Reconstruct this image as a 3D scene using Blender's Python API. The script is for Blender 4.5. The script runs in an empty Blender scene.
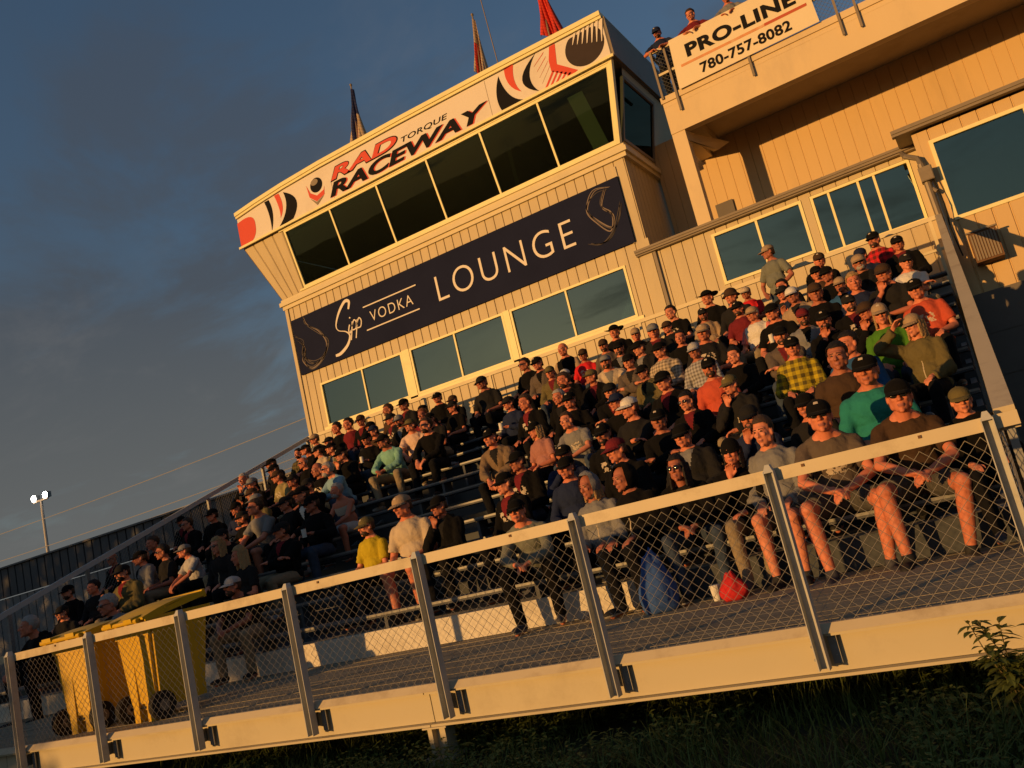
import bpy, bmesh, math, random
from math import sin, cos, pi, radians, sqrt, atan2
from mathutils import Vector, Matrix, noise

random.seed(7)
scene = bpy.context.scene
COL = scene.collection
D = bpy.data

# ------------------------------------------------------------------ camera
CAM_F, PITCH, YAW, ROLL = 861.97, 0.17337, 0.49627, -0.23465
cam_d = D.cameras.new('camera'); cam = D.objects.new('camera', cam_d); COL.objects.link(cam)
fw = Vector((-sin(YAW)*cos(PITCH), cos(YAW)*cos(PITCH), sin(PITCH)))
rt = Vector((cos(YAW), sin(YAW), 0)); up = rt.cross(fw)
r2 = rt*cos(ROLL) + up*sin(ROLL); u2 = up*cos(ROLL) - rt*sin(ROLL)
cam.matrix_world = Matrix((( r2.x, u2.x, -fw.x, 0), (r2.y, u2.y, -fw.y, 0), (r2.z, u2.z, -fw.z, 0), (0, 0, 0, 1)))
cam_d.sensor_width = 36.0; cam_d.lens = CAM_F/1024*36
cam_d.clip_start = 0.05; cam_d.clip_end = 6000
scene.camera = cam

# ------------------------------------------------------------------ light
SUN_AZ, SUN_EL = radians(26), radians(5.0)      # light travels towards +Y, +X and slightly down
W = D.worlds.new('World'); scene.world = W; W.use_nodes = True
nt = W.node_tree; nt.nodes.clear()
def wn(t, **k):
    n = nt.nodes.new(t)
    for a, b in k.items(): setattr(n, a, b)
    return n
sky = wn('ShaderNodeTexSky'); sky.sky_type = 'NISHITA'; sky.sun_disc = False
sky.sun_elevation = SUN_EL; sky.sun_rotation = pi + SUN_AZ
sky.air_density = 1.0; sky.dust_density = .8; sky.ozone_density = 2.6
bg = wn('ShaderNodeBackground'); bg.inputs['Strength'].default_value = 0.132
out = wn('ShaderNodeOutputWorld')
tc = wn('ShaderNodeTexCoord'); sep = wn('ShaderNodeSeparateXYZ')
nt.links.new(tc.outputs['Generated'], sep.inputs[0])
def math_n(op, a, b=None, c=None):
    n = wn('ShaderNodeMath', operation=op)
    for i, v in enumerate((a, b, c)):
        if v is None: continue
        if isinstance(v, (int, float)): n.inputs[i].default_value = v
        else: nt.links.new(v, n.inputs[i])
    return n.outputs[0]
zc = math_n('MAXIMUM', sep.outputs[2], 0.0)
den = math_n('ADD', zc, 0.16)
cx = math_n('DIVIDE', sep.outputs[0], den); cy = math_n('DIVIDE', sep.outputs[1], den)
cmb = wn('ShaderNodeCombineXYZ'); nt.links.new(cx, cmb.inputs[0]); nt.links.new(cy, cmb.inputs[1])
def cloud(scale, detail, rough, lo, hi, off):
    mp = wn('ShaderNodeMapping'); mp.inputs['Location'].default_value = off; mp.inputs['Scale'].default_value = (scale*.85, scale*1.25, 1)
    mp.inputs['Rotation'].default_value = (0, 0, radians(38))
    nt.links.new(cmb.outputs[0], mp.inputs[0])
    nz = wn('ShaderNodeTexNoise'); nz.inputs['Scale'].default_value = 1.0; nz.inputs['Detail'].default_value = detail
    nz.inputs['Roughness'].default_value = rough; nz.inputs['Distortion'].default_value = .5
    nt.links.new(mp.outputs[0], nz.inputs['Vector'])
    mr = wn('ShaderNodeMapRange'); mr.interpolation_type = 'SMOOTHSTEP'
    mr.inputs['From Min'].default_value = lo; mr.inputs['From Max'].default_value = hi
    nt.links.new(nz.outputs[0], mr.inputs[0])
    return mr.outputs[0]
def blob(d, r0, r1):           # soft patch of sky round a compass direction, where a bank of cloud stands
    v = wn('ShaderNodeVectorMath', operation='DOT_PRODUCT'); nt.links.new(tc.outputs['Generated'], v.inputs[0]); v.inputs[1].default_value = Vector(d).normalized()
    m = wn('ShaderNodeMapRange'); m.interpolation_type = 'SMOOTHSTEP'; m.inputs['From Min'].default_value = cos(radians(r1)); m.inputs['From Max'].default_value = cos(radians(r0))
    nt.links.new(v.outputs['Value'], m.inputs[0]); return m.outputs[0]
bank = math_n('MAXIMUM', blob((-.80, .555, .235), 4, 18), math_n('MULTIPLY', blob((-.66, .62, .43), 1, 13), .62))
n1 = cloud(1.35, 11, .60, .30, .70, (3.4, 1.2, 0))
cb = math_n('ADD', math_n('MULTIPLY', n1, .95), math_n('MULTIPLY', bank, .78))
mrb = wn('ShaderNodeMapRange'); mrb.interpolation_type = 'SMOOTHSTEP'; mrb.inputs['From Min'].default_value = .55; mrb.inputs['From Max'].default_value = 1.05
nt.links.new(cb, mrb.inputs[0]); c1 = mrb.outputs[0]
c2 = cloud(2.0, 9, .62, .52, .80, (7.3, 4.2, 0))
# cloud cover thins with height: the deck of cloud lies low in the east
low = wn('ShaderNodeMapRange'); low.inputs['From Min'].default_value = .85; low.inputs['From Max'].default_value = .06
nt.links.new(sep.outputs[2], low.inputs[0])
m1 = math_n('MULTIPLY', c1, low.outputs[0]); m1 = math_n('MULTIPLY', m1, .92)
veil = wn('ShaderNodeMixRGB'); nt.links.new(math_n('MULTIPLY', low.outputs[0], .42), veil.inputs[0]); nt.links.new(sky.outputs[0], veil.inputs[1]); veil.inputs[2].default_value = (.62, .56, .50, 1)   # thin high overcast
mix1 = wn('ShaderNodeMixRGB'); nt.links.new(m1, mix1.inputs[0]); nt.links.new(veil.outputs[0], mix1.inputs[1])
mix1.inputs[2].default_value = (.52, .49, .48, 1)
m2 = math_n('MULTIPLY', c2, math_n('MULTIPLY', low.outputs[0], .42))
mix2 = wn('ShaderNodeMixRGB'); nt.links.new(m2, mix2.inputs[0]); nt.links.new(mix1.outputs[0], mix2.inputs[1])
mix2.inputs[2].default_value = (1.5, 1.42, 1.38, 1)
hz = wn('ShaderNodeMapRange'); hz.inputs['From Min'].default_value = .34; hz.inputs['From Max'].default_value = 0; hz.inputs['To Max'].default_value = .74
nt.links.new(sep.outputs[2], hz.inputs[0])
mix3 = wn('ShaderNodeMixRGB'); nt.links.new(hz.outputs[0], mix3.inputs[0]); nt.links.new(mix2.outputs[0], mix3.inputs[1])
mix3.inputs[2].default_value = (1.30, 1.36, 1.34, 1)
nt.links.new(mix3.outputs[0], bg.inputs[0]); nt.links.new(bg.outputs[0], out.inputs[0])

sl = D.lights.new('sun', 'SUN'); so = D.objects.new('sun', sl); COL.objects.link(so)
sl.energy = 4.0; sl.angle = radians(.55); sl.color = (1.0, .525, .16)
sd = Vector((sin(SUN_AZ)*cos(SUN_EL), cos(SUN_AZ)*cos(SUN_EL), -sin(SUN_EL)))
so.rotation_euler = sd.to_track_quat('-Z', 'Y').to_euler()

vs = scene.view_settings
vs.view_transform = 'Standard'; vs.look = 'None'; vs.exposure = 0.0; vs.gamma = 1.0; vs.use_curve_mapping = False
scene.cycles.max_bounces = 5; scene.cycles.diffuse_bounces = 2; scene.cycles.glossy_bounces = 3
scene.cycles.transparent_max_bounces = 12; scene.cycles.use_denoising = True
scene.cycles.sample_clamp_indirect = 4

# ------------------------------------------------------------------ materials
MC = {}
def lin(c): return (c[0], c[1], c[2], 1)
def mat(name, col, rough=.7, metal=0, spec=.18, var=.12, scale=3.0, bump=.0, bscale=60, dirt=None, dirt_amt=.0, emit=None, sheen=0, stretch=None):
    if name in MC: return MC[name]
    m = D.materials.new(name); m.use_nodes = True; MC[name] = m
    t = m.node_tree; b = t.nodes['Principled BSDF']
    b.inputs['Roughness'].default_value = rough; b.inputs['Metallic'].default_value = metal
    b.inputs['Specular IOR Level'].default_value = spec
    if sheen: b.inputs['Sheen Weight'].default_value = sheen
    co = t.nodes.new('ShaderNodeTexCoord'); src = co.outputs['Object']
    if stretch:
        mp = t.nodes.new('ShaderNodeMapping'); mp.inputs['Scale'].default_value = stretch; t.links.new(src, mp.inputs[0]); src = mp.outputs[0]
    nz = t.nodes.new('ShaderNodeTexNoise'); nz.inputs['Scale'].default_value = scale; nz.inputs['Detail'].default_value = 6; nz.inputs['Roughness'].default_value = .6
    t.links.new(src, nz.inputs['Vector'])
    mx = t.nodes.new('ShaderNodeMixRGB')
    mx.inputs[1].default_value = lin([c*(1-var) for c in col]); mx.inputs[2].default_value = lin([min(1, c*(1+var)) for c in col])
    t.links.new(nz.outputs[0], mx.inputs[0]); last = mx.outputs[0]
    if dirt:
        n2 = t.nodes.new('ShaderNodeTexNoise'); n2.inputs['Scale'].default_value = scale*.6; n2.inputs['Detail'].default_value = 8; n2.inputs['Roughness'].default_value = .7
        t.links.new(src, n2.inputs['Vector'])
        mr = t.nodes.new('ShaderNodeMapRange'); mr.inputs['From Min'].default_value = .52; mr.inputs['From Max'].default_value = .72
        mr.inputs['To Max'].default_value = dirt_amt; t.links.new(n2.outputs[0], mr.inputs[0])
        m2 = t.nodes.new('ShaderNodeMixRGB'); t.links.new(mr.outputs[0], m2.inputs[0]); t.links.new(last, m2.inputs[1]); m2.inputs[2].default_value = lin(dirt); last = m2.outputs[0]
    t.links.new(last, b.inputs['Base Color'])
    if bump:
        n3 = t.nodes.new('ShaderNodeTexNoise'); n3.inputs['Scale'].default_value = bscale; n3.inputs['Detail'].default_value = 4
        t.links.new(src, n3.inputs['Vector'])
        bp = t.nodes.new('ShaderNodeBump'); bp.inputs['Strength'].default_value = bump; bp.inputs['Distance'].default_value = .02
        t.links.new(n3.outputs[0], bp.inputs['Height']); t.links.new(bp.outputs[0], b.inputs['Normal'])
    if emit:
        b.inputs['Emission Color'].default_value = lin(emit[:3]); b.inputs['Emission Strength'].default_value = emit[3]
    return m

def glass_mat(name, tint, gloss=.9, ior=1.5):
    m = D.materials.new(name); m.use_nodes = True; MC[name] = m
    t = m.node_tree; t.nodes.clear()
    o = t.nodes.new('ShaderNodeOutputMaterial'); mx = t.nodes.new('ShaderNodeMixShader')
    tr = t.nodes.new('ShaderNodeBsdfTransparent'); tr.inputs[0].default_value = lin(tint)
    gl = t.nodes.new('ShaderNodeBsdfGlossy'); gl.inputs['Roughness'].default_value = .015; gl.inputs[0].default_value = lin((gloss*.80, gloss*.97, gloss*.78))
    fr = t.nodes.new('ShaderNodeFresnel'); fr.inputs[0].default_value = ior
    nz = t.nodes.new('ShaderNodeTexNoise'); nz.inputs['Scale'].default_value = .7; co = t.nodes.new('ShaderNodeTexCoord')
    t.links.new(co.outputs['Object'], nz.inputs['Vector'])
    bp = t.nodes.new('ShaderNodeBump'); bp.inputs['Strength'].default_value = .03; bp.inputs['Distance'].default_value = .05
    t.links.new(nz.outputs[0], bp.inputs['Height']); t.links.new(bp.outputs[0], gl.inputs['Normal'])
    t.links.new(fr.outputs[0], mx.inputs[0]); t.links.new(tr.outputs[0], mx.inputs[1]); t.links.new(gl.outputs[0], mx.inputs[2]); t.links.new(mx.outputs[0], o.inputs[0])
    return m

M = dict(
    siding = mat('siding', (.56, .45, .26), .55, spec=.3, var=.06, scale=1.2, bump=.05, bscale=25, dirt=(.36, .29, .19), dirt_amt=.45, stretch=(1.5, 1.5, .35)),
    siding2 = mat('siding_far', (.62, .43, .20), .55, spec=.3, var=.06, scale=1.0, bump=.05, bscale=25, dirt=(.4, .28, .14), dirt_amt=.4, stretch=(1.5, 1.5, .3)),
    trim = mat('trim', (.68, .57, .34), .5, var=.06, scale=2, dirt=(.4, .33, .2), dirt_amt=.35),
    frame = mat('window_frame', (.86, .76, .38), .4, var=.05, scale=3, dirt=(.5, .42, .28), dirt_amt=.3),
    white = mat('white_paint', (.50, .435, .29), .5, var=.05, scale=1.5, dirt=(.30, .24, .16), dirt_amt=.6, bump=.03, bscale=30),
    cream = mat('cream_stucco', (.70, .54, .31), .7, var=.08, scale=1.2, dirt=(.45, .36, .24), dirt_amt=.5, bump=.08, bscale=40, stretch=(1, 1, .4)),
    galv = mat('galvanised', (.26, .26, .25), .5, metal=.35, var=.2, scale=12, dirt=(.16, .13, .10), dirt_amt=.5),
    railpaint = mat('rail_paint', (.57, .48, .32), .45, var=.08, scale=4, dirt=(.30, .22, .13), dirt_amt=.7),
    wire = mat('wire', (.34, .31, .26), .6, metal=.1, var=.2, scale=20),
    post = mat('post_metal', (.46, .46, .43), .6, var=.15, scale=12, dirt=(.25, .22, .18), dirt_amt=.4),
    plank = mat('bench_plank', (.085, .09, .095), .6, var=.2, scale=5, dirt=(.06, .06, .06), dirt_amt=.6),
    alu = mat('aluminium', (.20, .20, .19), .45, metal=.2, var=.15, scale=5, dirt=(.14, .13, .12), dirt_amt=.6),
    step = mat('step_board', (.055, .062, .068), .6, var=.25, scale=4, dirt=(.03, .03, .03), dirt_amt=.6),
    riser = mat('riser_board', (.66, .60, .48), .6, var=.1, scale=3, dirt=(.34, .28, .2), dirt_amt=.6),
    deck = mat('deck_boards', (.33, .28, .19), .95, spec=.03, var=.25, scale=4, bump=.3, bscale=60, dirt=(.07, .06, .05), dirt_amt=.7, stretch=(.5, 2, 2)),
    gutter = mat('gutter', (.25, .20, .14), .5, var=.12, scale=3, dirt=(.14, .11, .08), dirt_amt=.5),
    dark = mat('dark_interior', (.035, .035, .032), .9, var=.2),
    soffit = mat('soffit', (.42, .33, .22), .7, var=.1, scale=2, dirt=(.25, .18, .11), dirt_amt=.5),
    concrete = mat('concrete', (.30, .28, .25), .85, var=.15, scale=3, bump=.2, bscale=30, dirt=(.18, .16, .13), dirt_amt=.6),
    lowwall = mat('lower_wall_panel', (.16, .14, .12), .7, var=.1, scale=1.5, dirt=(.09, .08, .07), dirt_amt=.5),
    greyrail = mat('grey_rail', (.50, .50, .48), .6, var=.1, scale=4),
    rust = mat('rusty_metal', (.16, .085, .045), .8, var=.3, scale=8, dirt=(.06, .04, .03), dirt_amt=.6),
    pipe = mat('conduit', (.22, .18, .13), .5, metal=.3, var=.15, scale=6),
    signwhite = mat('sign_white', (.74, .66, .55), .5, var=.04, scale=1.5, dirt=(.5, .42, .34), dirt_amt=.4),
    signred = mat('sign_red', (.66, .075, .04), .5, var=.08, scale=3),
    signorange = mat('sign_orange', (.70, .26, .10), .5, var=.08, scale=3),
    signblack = mat('sign_black', (.016, .015, .016), .8, spec=.04, var=.2, scale=3),
    signbrown = mat('sign_brown', (.034, .020, .015), .5, var=.5, scale=2),
    banner = mat('banner_dark', (.018, .021, .046), .9, spec=.02, var=.2, scale=1.2, bump=.1, bscale=2.5),
    bannerlet = mat('banner_lettering', (.74, .66, .54), .5, var=.04),
    smoke = mat('banner_swirl', (.055, .042, .040), .5, var=.4, scale=6),
    smoke2 = mat('banner_swirl_light', (.20, .15, .12), .5, var=.4, scale=6),
    prosign = mat('banner_cream', (.78, .66, .44), .5, var=.04, scale=1, dirt=(.6, .48, .3), dirt_amt=.3, bump=.1, bscale=2),
    prostripe = mat('faded_stripe', (.66, .30, .13), .6, var=.3, scale=6, dirt=(.76, .62, .4), dirt_amt=.7),
    prostripe2 = mat('red_stripe', (.50, .10, .05), .6, var=.15, scale=6),
    bin = mat('bin_plastic', (.60, .365, .012), .45, spec=.4, var=.1, scale=5, dirt=(.3, .17, .02), dirt_amt=.4),
    binlid = mat('bin_lid', (.56, .36, .015), .45, var=.1, scale=5, dirt=(.3, .2, .03), dirt_amt=.4),
    rubber = mat('rubber', (.018, .017, .016), .7, var=.3),
    roof = mat('roof_sheet', (.18, .17, .16), .7, var=.1, scale=2),
    shed = mat('shed_cladding', (.085, .088, .092), .6, var=.15, scale=.6, dirt=(.05, .05, .05), dirt_amt=.5, stretch=(2, 2, .3)),
    shed2 = mat('shed_lower', (.20, .20, .195), .7, var=.15, scale=.6, dirt=(.1, .1, .1), dirt_amt=.5),
    grassblade = mat('grass_blade', (.10, .125, .028), .6, var=.6, scale=3),
    weedleaf = mat('weed_leaf', (.085, .105, .025), .6, var=.35, scale=20),
    stem = mat('weed_stem', (.10, .08, .03), .7, var=.2),
    pole = mat('light_pole', (.42, .40, .37), .6, var=.1, scale=1),
    lamp = mat('lamp_lens', (.9, .9, .9), .3, emit=(1.0, .97, .9, 40)),
    cable = mat('cable', (.28, .29, .32), .6),
    flagdark = mat('flag_dark', (.02, .025, .08), .8, var=.3, scale=3),
    flagred = mat('flag_red', (.62, .05, .03), .8, var=.15, scale=3),
    flagtan = mat('flag_tan', (.45, .33, .22), .8, var=.2, scale=3),
    curtain = mat('blind', (.50, .52, .46), .8, var=.1),
    paper = mat('paper', (.7, .68, .6), .8, var=.1),
    bluecloth = mat('blue_cloth', (.045, .10, .28), .9, var=.2, scale=9, bump=.3, bscale=20),
    redcloth = mat('red_cloth', (.55, .03, .03), .9, var=.2, scale=9, bump=.3, bscale=20),
    bark = mat('bark', (.09, .065, .045), .9, var=.3, scale=8),
    leaf = mat('blocker_tree_leaf', (.05, .07, .02), .7, var=.4, scale=2),
    glass = glass_mat('window_glass', (.30, .34, .28), 1.0, 2.5),
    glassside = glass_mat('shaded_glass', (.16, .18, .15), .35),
    glassdark = glass_mat('tinted_glass', (.42, .50, .43), .5),
)

# ------------------------------------------------------------------ mesh helpers
class MB:
    def __init__(s): s.v = []; s.f = []; s.m = []
    def quad(s, a, b, c, d, m=0):
        n = len(s.v); s.v += [tuple(a), tuple(b), tuple(c), tuple(d)]; s.f.append((n, n+1, n+2, n+3)); s.m.append(m)
    def poly(s, pts, m=0):
        n = len(s.v); s.v += [tuple(p) for p in pts]; s.f.append(tuple(range(n, n+len(pts)))); s.m.append(m)
    def hexa(s, p, m=0):       # 8 corners: bottom ring 0-3, top ring 4-7
        n = len(s.v); s.v += [tuple(q) for q in p]
        for f in ((3, 2, 1, 0), (4, 5, 6, 7), (0, 1, 5, 4), (1, 2, 6, 5), (2, 3, 7, 6), (3, 0, 4, 7)):
            s.f.append(tuple(n+i for i in f)); s.m.append(m)
    def box(s, x0, x1, y0, y1, z0, z1, m=0):
        s.hexa([(x0, y0, z0), (x1, y0, z0), (x1, y1, z0), (x0, y1, z0), (x0, y0, z1), (x1, y0, z1), (x1, y1, z1), (x0, y1, z1)], m)
    def bar(s, a, b, w, h, upv=(0, 0, 1), m=0):
        a = Vector(a); b = Vector(b); d = (b-a).normalized(); u = Vector(upv); r = d.cross(u)
        if r.length < 1e-4: r = d.cross(Vector((1, 0, 0)))
        r.normalize(); u = r.cross(d); r *= w/2; u = u*h/2
        s.hexa([a-r-u, a+r-u, b+r-u, b-r-u, a-r+u, a+r+u, b+r+u, b-r+u], m)
    def tube(s, pts, r, n=6, m=0, close=True):
        pts = [Vector(p) for p in pts]; R = r if isinstance(r, (list, tuple)) else [r]*len(pts)
        base = len(s.v); prev = None
        for i, p in enumerate(pts):
            d = (pts[min(i+1, len(pts)-1)]-pts[max(i-1, 0)])
            d = d.normalized() if d.length > 1e-9 else Vector((0, 0, 1))
            if prev is None:
                a = d.cross(Vector((0, 0, 1)) if abs(d.z) < .9 else Vector((1, 0, 0))).normalized()
            else:
                a = prev-d*prev.dot(d); a = a.normalized() if a.length > 1e-6 else d.orthogonal().normalized()
            prev = a; b = d.cross(a)
            for k in range(n):
                t = 2*pi*k/n; s.v.append(tuple(p+(a*cos(t)+b*sin(t))*R[i]))
        for i in range(len(pts)-1):
            for k in range(n):
                s.f.append((base+i*n+k, base+i*n+(k+1) % n, base+(i+1)*n+(k+1) % n, base+(i+1)*n+k)); s.m.append(m)
        if close:
            s.f.append(tuple(base+k for k in reversed(range(n)))); s.m.append(m)
            e = base+(len(pts)-1)*n; s.f.append(tuple(e+k for k in range(n))); s.m.append(m)
    def ell(s, c, r, n=10, k=7, m=0, rot=None):
        base = len(s.v); c = Vector(c)
        def put(v):
            v = Vector((v[0]*r[0], v[1]*r[1], v[2]*r[2]))
            if rot is not None: v = rot @ v
            s.v.append(tuple(c+v))
        put((0, 0, -1))
        for j in range(1, k):
            ph = -pi/2+pi*j/k
            for i in range(n): put((cos(ph)*cos(2*pi*i/n), cos(ph)*sin(2*pi*i/n), sin(ph)))
        put((0, 0, 1)); top = len(s.v)-1
        for i in range(n):
            s.f.append((base, base+1+(i+1) % n, base+1+i)); s.m.append(m)
            e = base+1+(k-2)*n; s.f.append((e+i, e+(i+1) % n, top)); s.m.append(m)
        for j in range(k-2):
            for i in range(n):
                a = base+1+j*n; s.f.append((a+i, a+(i+1) % n, a+n+(i+1) % n, a+n+i)); s.m.append(m)
    def cap(s, a, b, r1, r2, n=12, flat=(0, 0), m=0):      # tapered capsule
        a = Vector(a); b = Vector(b); d = (b-a); L = d.length; d = d/L if L > 1e-6 else Vector((0, 0, 1))
        pts = []; R = []
        if not flat[0]:
            for t in (-1, -.92, -.7, -.38): pts.append(a+d*r1*t); R.append(r1*sqrt(max(1-t*t, .0004)))
        pts.append(a); R.append(r1); pts.append((a+b)/2); R.append((r1+r2)/2); pts.append(b); R.append(r2)
        if not flat[1]:
            for t in (.38, .7, .92, 1): pts.append(b+d*r2*t); R.append(r2*sqrt(max(1-t*t, .0004)))
        s.tube(pts, R, n, m)
    def mesh(s, name, mats):
        me = D.meshes.new(name); me.from_pydata(s.v, [], s.f)
        for q in (mats if isinstance(mats, (list, tuple)) else [mats]): me.materials.append(q)
        me.polygons.foreach_set('material_index', s.m); me.update()
        return me
    def build(s, name, mats, parent=None, smooth=False):
        me = s.mesh(name, mats)
        if smooth: me.polygons.foreach_set('use_smooth', [True]*len(me.polygons))
        o = D.objects.new(name, me); COL.objects.link(o)
        if parent: o.parent = parent
        return o
def recalc(o):
    bm = bmesh.new(); bm.from_mesh(o.data); bmesh.ops.recalc_face_normals(bm, faces=bm.faces); bm.to_mesh(o.data); bm.free(); return o
def tag(o, label=None, cat=None, group=None, kind=None):
    if label: o['label'] = label
    if cat: o['category'] = cat
    if group: o['group'] = group
    if kind: o['kind'] = kind
    return o
def empty(name, loc=(0, 0, 0), rz=0):
    o = D.objects.new(name, None); COL.objects.link(o); o.location = loc; o.rotation_euler = (0, 0, rz); o.empty_display_size = .2
    return o
def rib_panel(mb, x0, x1, z0, z1, y, pitch=.235, groove=.026, depth=.022, m=0, back=.04, P=None):
    """Vertical board cladding: grooves in a sheet that faces -Y. P maps (x, d, z) to space (d = depth behind the face)."""
    if P is None: P = lambda x, d, z: (x, y+d, z)
    if x1-x0 < .01 or z1-z0 < .01: return
    xs = []
    k = math.floor(x0/pitch); x = k*pitch
    pts = [(x0, 0)]
    while x < x1:
        g0, g1 = x-groove/2, x+groove/2
        if g0 > x0+.004 and g1 < x1-.004:
            pts += [(g0, 0), (g0+.006, depth), (g1-.006, depth), (g1, 0)]
        x += pitch
    pts.append((x1, 0))
    for (xa, da), (xb, db) in zip(pts, pts[1:]):
        mb.quad(P(xa, da, z0), P(xb, db, z0), P(xb, db, z1), P(xa, da, z1), m)
    B = back+depth
    mb.quad(P(x1, B, z0), P(x0, B, z0), P(x0, B, z1), P(x1, B, z1), m)
    mb.quad(P(x0, B, z0), P(x0, 0, z0), P(x0, 0, z1), P(x0, B, z1), m); mb.quad(P(x1, 0, z0), P(x1, B, z0), P(x1, B, z1), P(x1, 0, z1), m)
    mb.quad(P(x0, 0, z1), P(x1, 0, z1), P(x1, B, z1), P(x0, B, z1), m); mb.quad(P(x0, B, z0), P(x1, B, z0), P(x1, 0, z0), P(x0, 0, z0), m)
def wall_with_holes(mb, x0, x1, z0, z1, y, holes, **k):
    """holes: (xa, xb, za, zb), not overlapping in x."""
    x = x0
    for xa, xb, za, zb in sorted(holes):
        rib_panel(mb, x, xa, z0, z1, y, **k)
        rib_panel(mb, xa, xb, z0, za, y, **k); rib_panel(mb, xa, xb, zb, z1, y, **k); x = xb
    rib_panel(mb, x, x1, z0, z1, y, **k)
def prism(mb, pts, y0, y1, m=0):
    """pts (x, z) outline extruded from y0 (front) to y1."""
    n = len(pts); area = sum(pts[i][0]*pts[(i+1) % n][1]-pts[(i+1) % n][0]*pts[i][1] for i in range(n))
    if area < 0: pts = pts[::-1]
    mb.poly([(p[0], y0, p[1]) for p in pts], m)
    mb.poly([(p[0], y1, p[1]) for p in reversed(pts)], m)
    for i in range(n):
        a, b = pts[i], pts[(i+1) % n]
        mb.quad((a[0], y0, a[1]), (a[0], y1, a[1]), (b[0], y1, b[1]), (b[0], y0, b[1]), m)
def text_fit(name, body, x0, x1, z0, z1, y, mt, parent, shear=0, bold=0, th=.012, spacing=1.0, dz=0):
    cu = D.curves.new(name, 'FONT'); cu.body = body; cu.size = 1; cu.shear = shear; cu.offset = bold; cu.extrude = .5; cu.space_character = spacing; cu.resolution_u = 6
    t = D.objects.new(name, cu); COL.objects.link(t); bpy.context.view_layer.update()
    me = D.meshes.new_from_object(t.evaluated_get(bpy.context.evaluated_depsgraph_get())); D.objects.remove(t)
    X = [v.co.x for v in me.vertices]; Y = [v.co.y for v in me.vertices]
    a, b, c, d = min(X), max(X), min(Y), max(Y)
    for v in me.vertices:
        fx = (v.co.x-a)/(b-a)
        v.co = Vector((x0+fx*(x1-x0), y-(th if v.co.z > 0 else 0), z0+(v.co.y-c)/(d-c)*(z1-z0)+dz*fx))
    me.materials.clear(); me.materials.append(mt); me.name = name
    o = D.objects.new(name, me); COL.objects.link(o); o.parent = parent
    return o
# ================================================================== ground
GZ = -1.33
gm = mat('ground_soil', (.045, .045, .022), .95, var=.5, scale=1.2, bump=.6, bscale=18)
mb = MB(); n = 60
ext = [-600, -300, -150, -80, -50] + [-30+i*1.0 for i in range(61)] + [50, 80, 150, 300, 600, 1500]
exty = [-600, -300, -150, -80, -40] + [-15+i*1.0 for i in range(46)] + [50, 80, 150, 300, 800, 3000]
idx = {}
for i, x in enumerate(ext):
    for j, y in enumerate(exty):
        z = GZ + (.05*noise.noise(Vector((x*.6, y*.6, 0))) if -12 < y < 30 and -30 < x < 30 else 0)
        idx[i, j] = len(mb.v); mb.v.append((x, y, z))
for i in range(len(ext)-1):
    for j in range(len(exty)-1):
        mb.f.append((idx[i, j], idx[i+1, j], idx[i+1, j+1], idx[i, j+1])); mb.m.append(0)
tag(mb.build('ground', gm, smooth=True), kind='structure')

# ================================================================== front deck
YF, ZD, ZB = 4.83, -.83, -1.095
XL, XR = -14.4, .06
deck = empty('spectator_deck', (-7, 5.9, ZD)); tag(deck, 'raised walkway of weathered boards on a white steel beam in front of the bleachers', 'deck')
def P_(o, root):                       # parent keeping world placement
    o.parent = root; o.matrix_parent_inverse = Matrix.Translation(root.location).inverted(); return o
mb = MB(); y = 4.94
random.seed(3)
while y < 7.05:
    w = .138; x = XL
    while x < 1.4:
        L = random.choice((3.6, 4.2, 4.9)); mb.box(x, min(x+L-.006, 1.4), y, min(y+w, 7.06), ZD-.035, ZD+random.uniform(-.002, .002)); x += L
    y += w+.007
P_(mb.build('deck_boards', M['deck']), deck)
mb = MB()
joints = [-14.4, -9.05, -3.86, 1.4]
for a, b in zip(joints, joints[1:]):
    mb.box(a+.004, b-.004, 4.93, 4.945, ZB+.018, ZD-.05)                 # web
    mb.box(a+.004, b-.004, 4.87, 5.0, ZB, ZB+.016)                       # bottom flange
    mb.box(a+.004, b-.004, 4.865, 5.0, ZD-.05, ZD-.036)                  # top flange
P_(mb.build('edge_beam', M['white']), deck)
mb = MB()
mb.hexa([(XL, 4.852, ZD-.034), (1.4, 4.852, ZD-.034), (1.4, 4.935, ZD-.034), (XL, 4.935, ZD-.034), (XL, 4.895, ZD+.012), (1.4, 4.895, ZD+.012), (1.4, 4.935, ZD+.012), (XL, 4.935, ZD+.012)])
P_(mb.build('toe_board', M['railpaint']), deck)
mb = MB()
for x in [XL+i*1.2 for i in range(14)]: mb.box(x, x+.06, 5.0, 7.05, ZD-.2, ZD-.04)
mb.box(XL, 1.4, 7.0, 7.06, ZD-.25, ZD-.04)
P_(mb.build('joist', M['galv']), deck)
for x in (-13.2, -9.02, -3.83, 1.2):
    mb = MB(); 
    for dx in (-.055, .055): mb.box(x+dx-.018, x+dx+.018, 4.88, 4.99, GZ+.036, ZB-.012)
    mb.box(x-.04, x+.04, 4.93, 4.94, GZ+.036, ZB-.012)
    mb.box(x-.10, x+.10, 4.86, 5.01, ZB-.012, ZB-.001); mb.box(x-.12, x+.12, 4.85, 5.02, GZ+.02, GZ+.035)
    mb.box(x-.1, x+.1, 4.87, 5.0, GZ-.3, GZ+.019)
    P_(mb.build('support_post', M['white']), deck)

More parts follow.
